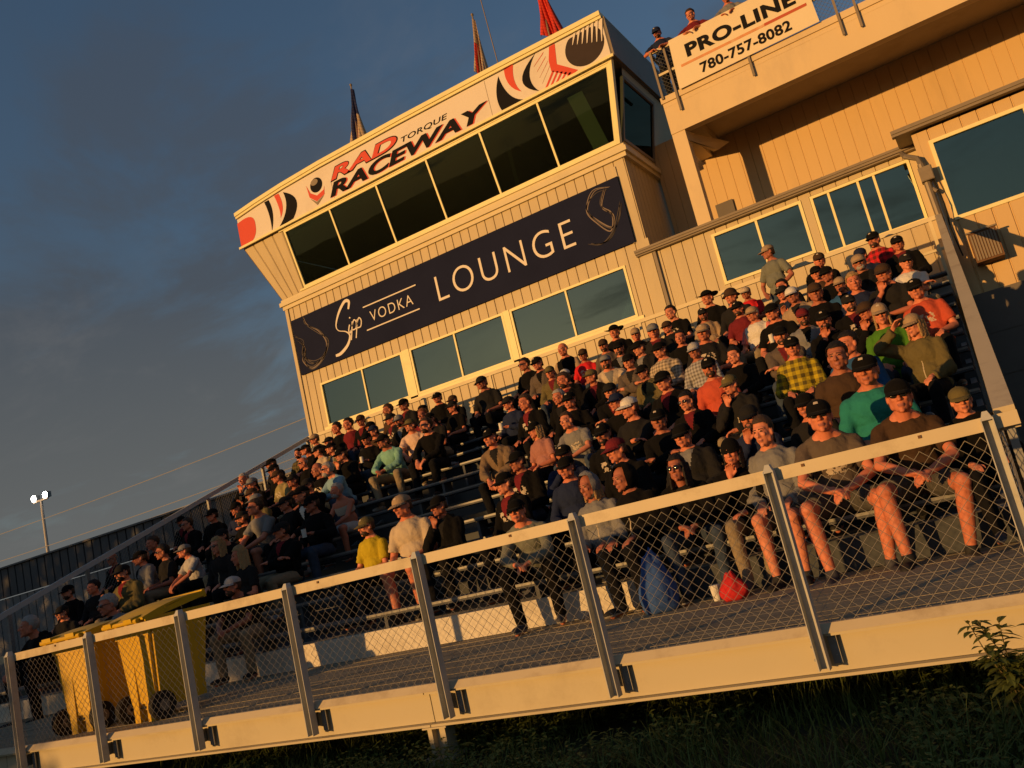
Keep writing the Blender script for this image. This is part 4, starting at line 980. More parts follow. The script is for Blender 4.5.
BODY = {}
def body_mesh(pose, yaw):
    if (pose, yaw) in BODY: return BODY[pose, yaw]
    s = skel(pose, yaw); mb = MB(); R = s['R']
    mb.ell(s['pelvis'], (.165, .115, .105), 20, 12, rot=R); mb.ell(s['belly'], (.148, .105, .15), 20, 12, rot=R); mb.ell(s['chest'], (.165, .108, .175), 20, 12, rot=R)
    mb.cap(s['shR'], s['shL'], .058, .058, 12)
    for x in (-1, 1): mb.cap(s['neck']+R @ V(x*.11, .005, -.045), s['neck']+R @ V(x*.03, .005, .02), .043, .05, 10)
    mb.cap(s['neck']-V(0, 0, .02), s['nhead']+V(0, .0, .03), .058, .054, 14)
    for sd in 'RL':
        mb.cap(s['sh'+sd], s['el'+sd], .047, .037, 12); m_ = s['el'+sd].lerp(s['wr'+sd], .3); mb.cap(s['el'+sd], m_, .036, .038, 12); mb.cap(m_, s['wr'+sd], .038, .025, 12)
        hand_shapes(mb, s['wr'+sd], s['hd'+sd], sd, .45 if pose in ('clasp', 'hang', 'chin', 'rail') else .3)
        k = s['knee'+sd]; h = s['hip'+sd]; a = s['ank'+sd]
        mb.cap(h, h.lerp(k, .5), .088, .076, 14); mb.cap(h.lerp(k, .5), k, .076, .056, 14); mb.ell(k, (.053, .055, .053), 12, 8)
        c = k.lerp(a, .32)+V(0, .02, 0); mb.cap(k, c, .050, .055, 12); mb.cap(c, a, .055, .034, 12)
        mb.cap(a-V(0, -.03, .05), s['toe'+sd]-V(0, -.06, .01), .036, .028, 10)
    head_shapes(mb, s['HM'])
    me = voxelise(mb, .0068, 2, .45)
    Hi = s['HM'].inverted(); idx = []
    for p in me.polygons:
        q = Hi @ Vector(p.center); i = 0
        if q.y < -.045 and abs(q.z) < .13 and abs(q.x) < .08:
            ax = abs(abs(q.x)-.029)
            if (ax/.0135)**2+((q.z-.002)/.0062)**2 < 1: i = 1
            elif ax < .019 and .016 < q.z < .0235: i = 3
            elif abs(q.x) < .023 and -.0765 < q.z < -.0595 and q.y < -.08: i = 2
        idx.append(i)
    for _ in range(4): me.materials.append(None)
    me.polygons.foreach_set('material_index', idx); me.name = 'person'; me.update()
    BODY[pose, yaw] = (me, s); return me, s

SHIRT = {}
def shirt_mesh(pose, kind, yaw=5):
    """kind: tee, long, jacket, tank. slots 0 cloth, 1 chest print, 2 inner V, 3 sleeves, 4 chest stripe / zip."""
    if (pose, kind) in SHIRT: return SHIRT[pose, kind]
    s = skel(pose, yaw); R = s['R']; mb = MB()
    f = {'tee': .012, 'long': .014, 'jacket': .026, 'tank': .008}[kind]
    if kind == 'tank':
        for z0, z1 in ((.27, .40),):
            a, b = s['base']+R @ V(0, -.005, z0), s['base']+R @ V(0, -.005, z1)
            N_ = 24; rings = []
            for c, k in ((a, .97), (a.lerp(b, .5), 1.03), (b, .96)):
                for i in range(N_):
                    t = 2*pi*i/N_; mb.v.append(tuple(c+R @ V(.176*k*cos(t), .122*k*sin(t), 0)))
            for j in range(2):
                for i in range(N_): mb.f.append((j*N_+i, j*N_+(i+1) % N_, (j+1)*N_+(i+1) % N_, (j+1)*N_+i)); mb.m.append(0)
        me = mb.mesh('top', []); me.polygons.foreach_set('use_smooth', [True]*len(me.polygons))
    else:
        up = s['up']
        mb.ell(s['pelvis']+R @ V(0, -.004, .02 if not up else -.01), (.176+f*.6, .128+f*.5, .10), 20, 12, rot=R)
        mb.ell(s['belly']+R @ V(0, -.012, 0), (.158+f, .120+f, .16), 20, 12, rot=R); mb.ell(s['chest'], (.170+f, .116+f, .172+f*.3), 20, 12, rot=R)
        mb.cap(s['shR'], s['shL'], .054+f*.8, .054+f*.8, 12)
        for x in (-1, 1): mb.cap(s['neck']+R @ V(x*.125, .005, -.055), s['neck']+R @ V(x*.04, .010, .004), .046+f*.6, .042+f*.4, 10)
        for sd in 'RL':
            a, b, c = s['sh'+sd], s['el'+sd], s['wr'+sd]
            if kind == 'tee': mb.cap(a, a.lerp(b, .74), .053+f, .050+f, 12, (0, 1))
            else:
                mb.cap(a, b, .050+f, .042+f*.9, 12); mb.cap(b, b.lerp(c, .93), .043+f*.9, .031+f*.6, 12, (0, 1))
        # collar ring
        nr = .064 if kind != 'jacket' else .072; th = .010 if kind == 'tee' else .016 if kind == 'long' else .022
        pts = [s['neck']+R @ V(nr*sin(t), -nr*.95*cos(t)-.006, -.012-.020*cos(t)) for t in [2*pi*i/14 for i in range(15)]]
        for p, q in zip(pts, pts[1:]): mb.cap(p, q, th, th, 8)
        if kind == 'jacket':
            for x in (-1, 1): mb.cap(s['neck']+R @ V(x*.05, -.075, -.03), s['neck']+R @ V(x*.025, -.125, -.16), .018, .010, 8)
            mb.cap(s['neck']+R @ V(-.06, .075, -.01), s['neck']+R @ V(.06, .075, -.01), .036, .036, 10)
        me = voxelise(mb, .0115, 3, .5)
        Ri = R.transposed()
        vs_ = me.vertices; nr_ = [v.normal.copy() for v in vs_]
        for v, n_ in zip(vs_, nr_):           # folds
            q = v.co
            w = noise.noise(Vector((q.x*9, q.y*9, q.z*5)))*.5+noise.noise(Vector((q.x*20+q.z*8, q.y*20, q.z*14)))*.5
            loc = Ri @ (q-s['base'])
            k = (.026 if kind == 'jacket' else .020)*(1.4-min(1, max(0, loc.z/.42))*.7)
            rg = .5-abs(noise.noise(Vector((q.x*6+q.z*5, q.y*6, q.z*9-q.x*4))))*2
            v.co = q+n_*(w*k+max(0, rg)*.008)
        idx = []
        for p in me.polygons:
            c = Vector(p.center); q = Ri @ (c-s['base']); i = 0
            arm = min(min(seg_d(c, s['sh'+d], s['el'+d]) - .0, seg_d(c, s['el'+d], s['wr'+d])) for d in 'RL')
            if abs(q.x) > .165 and arm < .095 or (arm < .075 and q.z < .30 and q.y < -.10): i = 3
            elif q.y < -.04:
                if abs(q.x) < .085 and .27 < q.z < .375: i = 1
                if .225 < q.z < .285 and i == 0: i = 4
                vt = .47 if kind == 'jacket' else .46
                if q.z > .30 and abs(q.x) < (q.z-.29)*.33 and kind == 'jacket': i = 2
                elif abs(q.x) < .006 and q.z < .36 and kind == 'jacket': i = 5
            idx.append(i)
        me.polygons.foreach_set('material_index', idx)
    for _ in range(6): me.materials.append(None)
    me.name = 'top'; me.update(); SHIRT[pose, kind] = me; return me
PANTS = {}
def pants_mesh(pose, kind):
    if (pose, kind) in PANTS: return PANTS[pose, kind]
    s = skel(pose, 5); mb = MB(); R = s['R']
    mb.ell(s['pelvis']-V(0, 0, .005), (.172, .122, .108), 20, 12)
    for sd in 'RL':
        k, h, a = s['knee'+sd], s['hip'+sd], s['ank'+sd]
        if kind == 'shorts': mb.cap(h, h.lerp(k, .84), .097, .080, 14, (0, 1))
        else:
            mb.cap(h, h.lerp(k, .5), .096, .086, 14); mb.cap(h.lerp(k, .5), k, .086, .067, 14)
            mb.cap(k, k.lerp(a, .4)+V(0, .012, 0), .068, .064, 12); mb.cap(k.lerp(a, .4)+V(0, .012, 0), a-V(0, 0, .02), .064, .054, 12, (0, 1))
    me = voxelise(mb, .012, 3, .5)
    nr_ = [v.normal.copy() for v in me.vertices]
    for v, n_ in zip(me.vertices, nr_):
        q = v.co; v.co = q+n_*(noise.noise(Vector((q.x*14, q.y*14, q.z*10)))*.5+noise.noise(q*26)*.5)*.011
    me.materials.append(None); me.name = 'trousers'; PANTS[pose, kind] = me; return me
SH = {}
def shoe_mesh(pose, sd):
    if (pose, sd) in SH: return SH[pose, sd]
    s = skel(pose, 5); a, t = s['ank'+sd], s['toe'+sd]; mb = MB(); z = a.z-.075
    d = (t-a); d.z = 0; d.normalize(); rot = Matrix((d.cross(V(0, 0, 1)), d, V(0, 0, 1))).transposed()
    mb.ell(V(a.x, a.y, z+.035)-d*.01, (.042, .060, .045), 14, 9, rot=rot); mb.ell(V(a.x, a.y, z+.025)+d*.12, (.046, .085, .036), 14, 9, rot=rot)
    mb.cap(V(a.x, a.y, z+.03)-d*.03, V(a.x, a.y, z+.03)+d*.13, .036, .036, 12); mb.cap(a-V(0, 0, .04), a+V(0, 0, .005), .044, .046, 12)
    me = voxelise(mb, .011, 2, .5)
    for v in me.vertices: v.co.z = max(v.co.z, z)
    idx = [1 if p.center[2] < z+.018 else 0 for p in me.polygons]
    for _ in range(2): me.materials.append(None)
    me.polygons.foreach_set('material_index', idx); me.name = 'shoe'; SH[pose, sd] = me; return me

# head-local meshes, shared by everybody
GEAR = {}
def gear(kind):
    if kind in GEAR: return GEAR[kind]
    mb = MB(); ns = 1; n, k = 28, 12
    def dome(rx, ry, rz, c, z0, tilt=0, seam=False):
        b = len(mb.v)
        for j in range(k+1):
            ph = (pi/2)*j/k
            for i in range(n):
                t = 2*pi*i/n; x = rx*cos(ph)*cos(t); y = ry*cos(ph)*sin(t); z = rz*sin(ph)**.85
                mb.v.append((c[0]+x, c[1]+y, c[2]+z+y*tilt*(1-j/k)))
        for j in range(k):
            for i in range(n):
                mb.f.append((b+j*n+i, b+j*n+(i+1) % n, b+(j+1)*n+(i+1) % n, b+(j+1)*n+i))
                t = 2*pi*(i+.5)/n; front = sin(t) < -.86
                mb.m.append(1 if (sin(t) < -.95 and 4 <= j <= 5) else 0)
        mb.v.append((c[0], c[1], c[2]-.004)); q = len(mb.v)-1
    if kind == 'cap':
        dome(.086, .106, .082, (0, .014, .038), 0, .10); mb.ell((0, .014, .121), (.007, .007, .004), 8, 5)
        rows = []
        for a in [i/12 for i in range(13)]:
            t = -pi/2+(a-.5)*2.3; p0 = V(.086*cos(t), .014+.106*sin(t), .038+.106*sin(t)*.10)
            e = .080*(max(0, 1-(abs(a-.5)*2)**2.4)); p1 = p0+V(cos(t)*.006, -e, -.030*e/.08-.022*(abs(a-.5)*2)**2)
            rows.append((p0, p0.lerp(p1, .5)+V(0, 0, .004), p1))
        for A, B in zip(rows, rows[1:]):
            for j in (0, 1):
                th = V(0, 0, .004); mb.hexa([A[j]-th, B[j]-th, B[j+1]-th, A[j+1]-th, A[j], B[j], B[j+1], A[j+1]], 2)
    elif kind in ('wide', 'bucket'):
        dome(.088, .106, .092, (0, .014, .036), 0, .04)
        for i in range(n):
            o = []
            for t in (2*pi*i/n, 2*pi*(i+1)/n):
                p0 = V(.088*cos(t), .014+.106*sin(t), .037)
                if kind == 'wide': p1 = V(.165*cos(t), .014+.180*sin(t), .030+.035*cos(t)**2)
                else: p1 = V(.125*cos(t), .014+.145*sin(t), .0)
                o += [p0, p1]
            th = V(0, 0, .004); mb.hexa([o[0]-th, o[1]-th, o[3]-th, o[2]-th, o[0], o[1], o[3], o[2]], 2)
    elif kind == 'beanie':
        dome(.091, .109, .112, (0, .016, .014), 0, .18)
        mb.tube([(.087*cos(t), .016+.106*sin(t), .018+.106*sin(t)*.18) for t in [2*pi*i/20 for i in range(21)]], .010, 6, 2, False)
    elif kind in ('sb', 'gg', 'lb', 'pb', 'bald'):
        b = MB(); b.ell((0, .022, .036), (.086, .104, .097) if kind != 'bald' else (.081, .097, .086), 40, 26)
        me = b.mesh('hair', [])
        bm = bmesh.new(); bm.from_mesh(me)
        dele = []
        for v in bm.verts:
            x, y, z = v.co; line = .070 if y < -.045 else (.070-(y+.045)/.075*.12 if y < .03 else -.055)
            if kind == 'pb': line = .060 if y < -.05 else (.060-(y+.05)/.05*.10 if y < .0 else -.06)
            if kind == 'bald': line = .10 if y < -.02 else (.10-(y+.02)*2.2 if y < .045 else -.045)
            if kind == 'bald' and z > .045: line = 9
            if z < line: dele.append(v)
            n_ = (noise.noise(v.co*34)*.012+noise.noise(v.co*90)*.006)*(.35 if kind == 'pb' else 1); v.co += v.co.normalized()*n_
        bmesh.ops.delete(bm, geom=dele, context='VERTS')
        bm.to_mesh(me); bm.free()
        if kind in ('lb', 'pb', 'gg'):
            h = MB()
            if kind == 'lb':
                random.seed(4)
                for sx in (-1, 1):
                    for q in range(6):
                        y = -.02+.024*q; h.cap((sx*(.072+.006*(q % 2)), y, .03), (sx*(.080+.012*random.random()), y-.012, -.16-.03*random.random()), .017, .013, 8)
                for q in range(7): h.cap((-.06+.02*q, .105, .03), (-.07+.0233*q, .105, -.17-.02*(q % 2)), .020, .015, 8)
            elif kind == 'pb': h.ell((0, .125, .03), (.035, .035, .038), 12, 8); h.cap((0, .13, .02), (.01, .14, -.10), .024, .010, 10)
            else:
                for q in range(9): h.ell((-.06+.015*q, -.062+.02*abs(q-4)*.4, .075), (.018, .020, .022), 8, 6)
            m2 = voxelise(h, .008, 1, .4)
            for v in m2.vertices: v.co += Vector((noise.noise(v.co*60), noise.noise(v.co*60+V(9, 0, 0)), 0))*.006
            bm = bmesh.new(); bm.from_mesh(me); bm.from_mesh(m2); bm.to_mesh(me); bm.free()
        me.polygons.foreach_set('use_smooth', [True]*len(me.polygons)); me.materials.append(None); me.name = 'hair'; GEAR[kind] = me; return me
    elif kind == 'capback':      # the hair seen below a cap
        for i in range(14):
            t0, t1 = radians(-12+i*14.6), radians(-12+(i+1)*14.6)
            f = lambda t, z, g: (g*.080*cos(t), .018+g*.097*sin(t), z)
            mb.hexa([f(t0, -.052, .93), f(t1, -.052, .93), f(t1, -.052, 1.0), f(t0, -.052, 1.0), f(t0, .05, .95), f(t1, .05, .95), f(t1, .05, 1.04), f(t0, .05, 1.04)])
    elif kind == 'hood':
        b = MB(); b.ell((0, .025, .012), (.108, .125, .138), 32, 22); me = b.mesh('hood', [])
        bm = bmesh.new(); bm.from_mesh(me)
        bmesh.ops.delete(bm, geom=[v for v in bm.verts if (v.co.y < -.048 and v.co.z < .115) or v.co.z < -.118], context='VERTS')
        for v in bm.verts: v.co += v.co.normalized()*noise.noise(v.co*18)*.012
        bm.to_mesh(me); bm.free(); me.polygons.foreach_set('use_smooth', [True]*len(me.polygons))
        for _ in range(3): me.materials.append(None)
        GEAR[kind] = me; return me
    elif kind == 'beard':
        b = MB(); b.ell((0, -.030, -.078), (.054, .062, .046), 30, 20); b.ell((0, -.004, -.052), (.0665, .052, .050), 30, 20); b.ell((0, -.072, -.052), (.028, .024, .008), 16, 8)
        me = voxelise(b, .006, 1, .4)
        bm = bmesh.new(); bm.from_mesh(me)
        bmesh.ops.delete(bm, geom=[v for v in bm.verts if v.co.y > .012 or (v.co.z > -.040 and abs(v.co.x) < .052) or (abs(v.co.x) < .019 and -.075 < v.co.z < -.058)], context='VERTS')
        for v in bm.verts: v.co += v.co.normalized()*noise.noise(v.co*90)*.004
        bm.to_mesh(me); bm.free()
        for _ in range(3): me.materials.append(None)
        me.name = 'beard'; GEAR[kind] = me; return me
    elif kind == 'glasses':
        for sx in (-1, 1):
            mb.ell((sx*.032, -.0925, .000), (.026, .0075, .019), 14, 9); mb.bar((sx*.055, -.085, .006), (sx*.079, .01, .004), .004, .007)
        mb.bar((-.012, -.097, .006), (.012, -.097, .006), .004, .006); ns = 1
    me = mb.mesh(kind, [])
    me.polygons.foreach_set('use_smooth', [m_ != 2 for m_ in mb.m])
    for _ in range(3): me.materials.append(None)
    GEAR[kind] = me; return me

PAL = dict(black=(.0085, .008, .008), charcoal=(.020, .019, .019), grey=(.20, .195, .19), ltgrey=(.40, .38, .36), white=(.64, .60, .53), tan=(.36, .25, .15), beige=(.50, .40, .28), brown=(.065, .038, .023),
           greybrown=(.115, .088, .068), brownjacket=(.20, .135, .08), navy=(.02, .027, .06), blue=(.03, .095, .21), ltblue=(.20, .33, .40), teal=(.025, .20, .165), mint=(.20, .40, .31), green=(.07, .19, .022), olive=(.13, .105, .045),
           greygreen=(.17, .175, .14), red=(.60, .025, .03), orangered=(.50, .085, .045), pink=(.68, .17, .14), pinkbrown=(.36, .16, .13), maroon=(.16, .02, .025), yellow=(.45, .34, .022), peach=(.66, .46, .34), sand=(.45, .40, .33), khakiyellow=(.30, .24, .10),
           jeans=(.05, .068, .10), dark=(.011, .011, .012), khaki=(.27, .21, .13), shorts=(.09, .085, .075), whiteshorts=(.50, .48, .44))
def cloth(c, kind='plain'):
    k = 'cloth_%s_%s' % (c, kind)
    if k in MC: return MC[k]
    base = PAL[c]; m = mat(k, base, .95, spec=.03, var=.18, scale=14, bump=.35, bscale=45, sheen=.02)
    if kind == 'plain': return m
    t = m.node_tree; b = t.nodes['Principled BSDF']; link = b.inputs['Base Color'].links[0].from_socket
    co = t.nodes.new('ShaderNodeTexCoord'); mx = t.nodes.new('ShaderNodeMixRGB')
    def bandn(axis, sc, th):
        w = t.nodes.new('ShaderNodeTexWave'); w.wave_type = 'BANDS'; w.bands_direction = axis; w.inputs['Scale'].default_value = sc
        t.links.new(co.outputs['Object'], w.inputs[0])
        r = t.nodes.new('ShaderNodeMath'); r.operation = 'GREATER_THAN'; r.inputs[1].default_value = th; t.links.new(w.outputs[1], r.inputs[0]); return r.outputs[0]
    def mth(op, a, bb):
        r = t.nodes.new('ShaderNodeMath'); r.operation = op
        for i, v in enumerate((a, bb)):
            if isinstance(v, (int, float)): r.inputs[i].default_value = v
            else: t.links.new(v, r.inputs[i])
        return r.outputs[0]
    if kind in ('plaid', 'check'):
        sc = 3.6 if kind == 'plaid' else 6.5
        A, B = bandn('X', sc, .5), bandn('Z', sc, .5); s_ = mth('MULTIPLY', mth('ADD', A, B), .42 if kind == 'plaid' else .36)
        t.links.new(s_, mx.inputs[0]); mx.inputs[2].default_value = lin((.03, .026, .022) if kind == 'plaid' else (.06, .05, .045))
    elif kind == 'print':
        v = t.nodes.new('ShaderNodeTexNoise'); v.inputs['Scale'].default_value = 34; v.inputs['Detail'].default_value = 1
        mp = t.nodes.new('ShaderNodeMapping'); mp.inputs['Scale'].default_value = (1, .2, .9); t.links.new(co.outputs['Object'], mp.inputs[0]); t.links.new(mp.outputs[0], v.inputs['Vector'])
        t.links.new(mth('MULTIPLY', mth('GREATER_THAN', v.outputs[0], .50), .85), mx.inputs[0])
        dark_on_light = sum(base) > 1.2
        mx.inputs[2].default_value = lin((.10, .09, .09) if dark_on_light else (.60, .50, .38))
    t.links.new(link, mx.inputs[1]); t.links.new(mx.outputs[0], b.inputs['Base Color'])
    return m
SKINS = [mat('skin_%d' % i, c, .55, spec=.3, var=.03, scale=18) for i, c in enumerate(((.62, .205, .11), (.53, .17, .09), (.64, .235, .13), (.40, .135, .075), (.57, .185, .10)))]
EYE = mat('eye', (.035, .024, .02), .5, spec=.15); LIP = mat('lip', (.36, .13, .105), .5)
HAIRC = dict(s=(.055, .032, .018), k=(.014, .011, .009), l=(.36, .22, .09), g=(.34, .31, .28), b=(.10, .07, .05), r=(.20, .07, .025))
HAIRM = {k: mat('hair_'+k, c, .65, spec=.3, var=.35, scale=60, bump=.4, bscale=90) for k, c in HAIRC.items()}
SHADE = mat('sunglass_lens', (.012, .011, .011), .12, spec=.7)
LOGO = mat('cap_badge', (.55, .45, .32), .8, var=.3, scale=60)
SOLES = mat('shoe_sole', (.45, .42, .38), .8)
ZIP = mat('zip_tape', (.42, .35, .24), .6)
SHOEM = [mat('shoe_%d' % i, c, .7, var=.2, scale=20) for i, c in enumerate(((.03, .028, .026), (.20, .15, .10), (.42, .40, .37), (.06, .06, .07)))]

def child(name, me, mats, parent, mtx=None):
    o = D.objects.new(name, me); COL.objects.link(o); o.parent = parent
    if mtx is not None: o.matrix_local = mtx
    for i, m_ in enumerate(mats):
        if i < len(o.material_slots): o.material_slots[i].link = 'OBJECT'; o.material_slots[i].material = m_
    return o
HAIR_KIND = {'sb': ('sb', 's'), 'sk': ('sb', 'k'), 'sg': ('sb', 'g'), 'gg': ('gg', 'l'), 'rh': ('sb', 'r'), 'lb': ('lb', 'l'), 'lk': ('lb', 'k'), 'pb': ('pb', 's'), 'bald': ('bald', 'g')}
def person(i, x, y, z, sc, hat, hair, gl, top, bottom, pose, yaw, label, rz=0, shoes=None):
    rnd = random.Random(i*7+3)
    yq = min((3, 14, 26), key=lambda q: abs(q-yaw))
    me, s = body_mesh(pose, yq)
    o = D.objects.new('person', me); COL.objects.link(o)
    o.location = (x, y, z); fat = rnd.uniform(.88, .94) if hair in ('lb', 'lk', 'pb') else rnd.uniform(.96, 1.10); o.scale = (sc*fat, sc*fat, sc)
    o.rotation_euler = (0, radians(rnd.uniform(-4, 4)) if not rz else 0, rz if rz else radians(rnd.uniform(-17, 15)))
    hk, hc = HAIR_KIND[hair]
    skin = SKINS[rnd.randrange(len(SKINS))]
    for k, m_ in enumerate((skin, EYE, LIP, HAIRM[hc if hc != 'l' else 's'])):
        o.material_slots[k].link = 'OBJECT'; o.material_slots[k].material = m_
    tag(o, 'spectator '+label, 'person', 'spectators in the stand')
    tk, tcname = top.split(':')
    base = cloth(tcname)
    pr = {'print': 'tee', 'raglan': 'tee', 'teeh': 'tee', 'check': 'long', 'plaid': 'long', 'hoodie': 'jacket', 'jacketp': 'jacket', 'jacketr': 'jacket', 'jacketw': 'jacket', 'stripe': 'long'}
    kind = pr.get(tk, tk)
    main = cloth(tcname, tk) if tk in ('plaid', 'check') else base
    inner = {'jacketr': cloth('red'), 'jacketw': cloth('white')}.get(tk, cloth(rnd.choice(('charcoal', 'grey', 'black', 'maroon'))) if tk.startswith('jacket') else base)
    if tk == 'hoodie': inner = base
    printm = cloth(tcname, 'print') if tk in ('print', 'jacketp') else main
    sleeve = cloth('pink') if tk == 'raglan' and tcname == 'white' else cloth('tan') if tk == 'raglan' else main
    stripe = cloth('beige') if tk == 'stripe' else main
    tname = {'tee': 'shirt', 'long': 'shirt', 'jacket': 'jacket', 'tank': 'bandeau_top'}[kind]
    child(tname, shirt_mesh(pose, kind), (main, printm, inner, sleeve, stripe, ZIP if tk in ('hoodie', 'jacketw') else main), o)
    pk = 'shorts' if 'shorts' in bottom else 'long'
    child('shorts' if pk == 'shorts' else 'trousers', pants_mesh(pose, pk), (cloth(bottom),), o)
    sm = SHOEM[rnd.randrange(4)] if shoes is None else SHOEM[shoes]
    for sd in 'RL': child('shoe', shoe_mesh(pose, sd), (sm, SOLES), o)
    H = s['HM'].copy()
    hn, hcname = (hat.split(':')+[''])[:2]
    hm = cloth(hcname) if hcname else None
    if hn == 'none': child('hair', gear(hk), (HAIRM[hc],), o, H)
    else:
        badge = hm if rnd.random() < .6 or hn in ('hood', 'beanie', 'bucket', 'wide') else LOGO
        child({'cap': 'cap', 'wide': 'brimmed_hat', 'bucket': 'bucket_hat', 'beanie': 'beanie', 'hood': 'hood'}[hn], gear(hn), (hm, badge, hm), o, H)
        if hk == 'lb' or hk == 'pb': child('hair', gear(hk), (HAIRM[hc],), o, H @ Matrix.Translation((0, .012, 0)) @ Matrix.Diagonal((.93, .92, .80, 1)))
        elif hn != 'hood': child('hair', gear('capback'), (HAIRM[hc],)*3, o, H)
    if rnd.random() < .22 and hk in ('sb',) and hn != 'hood': child('beard', gear('beard'), (HAIRM[hc],)*3, o, H)
    if gl: child('sunglasses', gear('glasses'), (SHADE,), o, H)
    return o
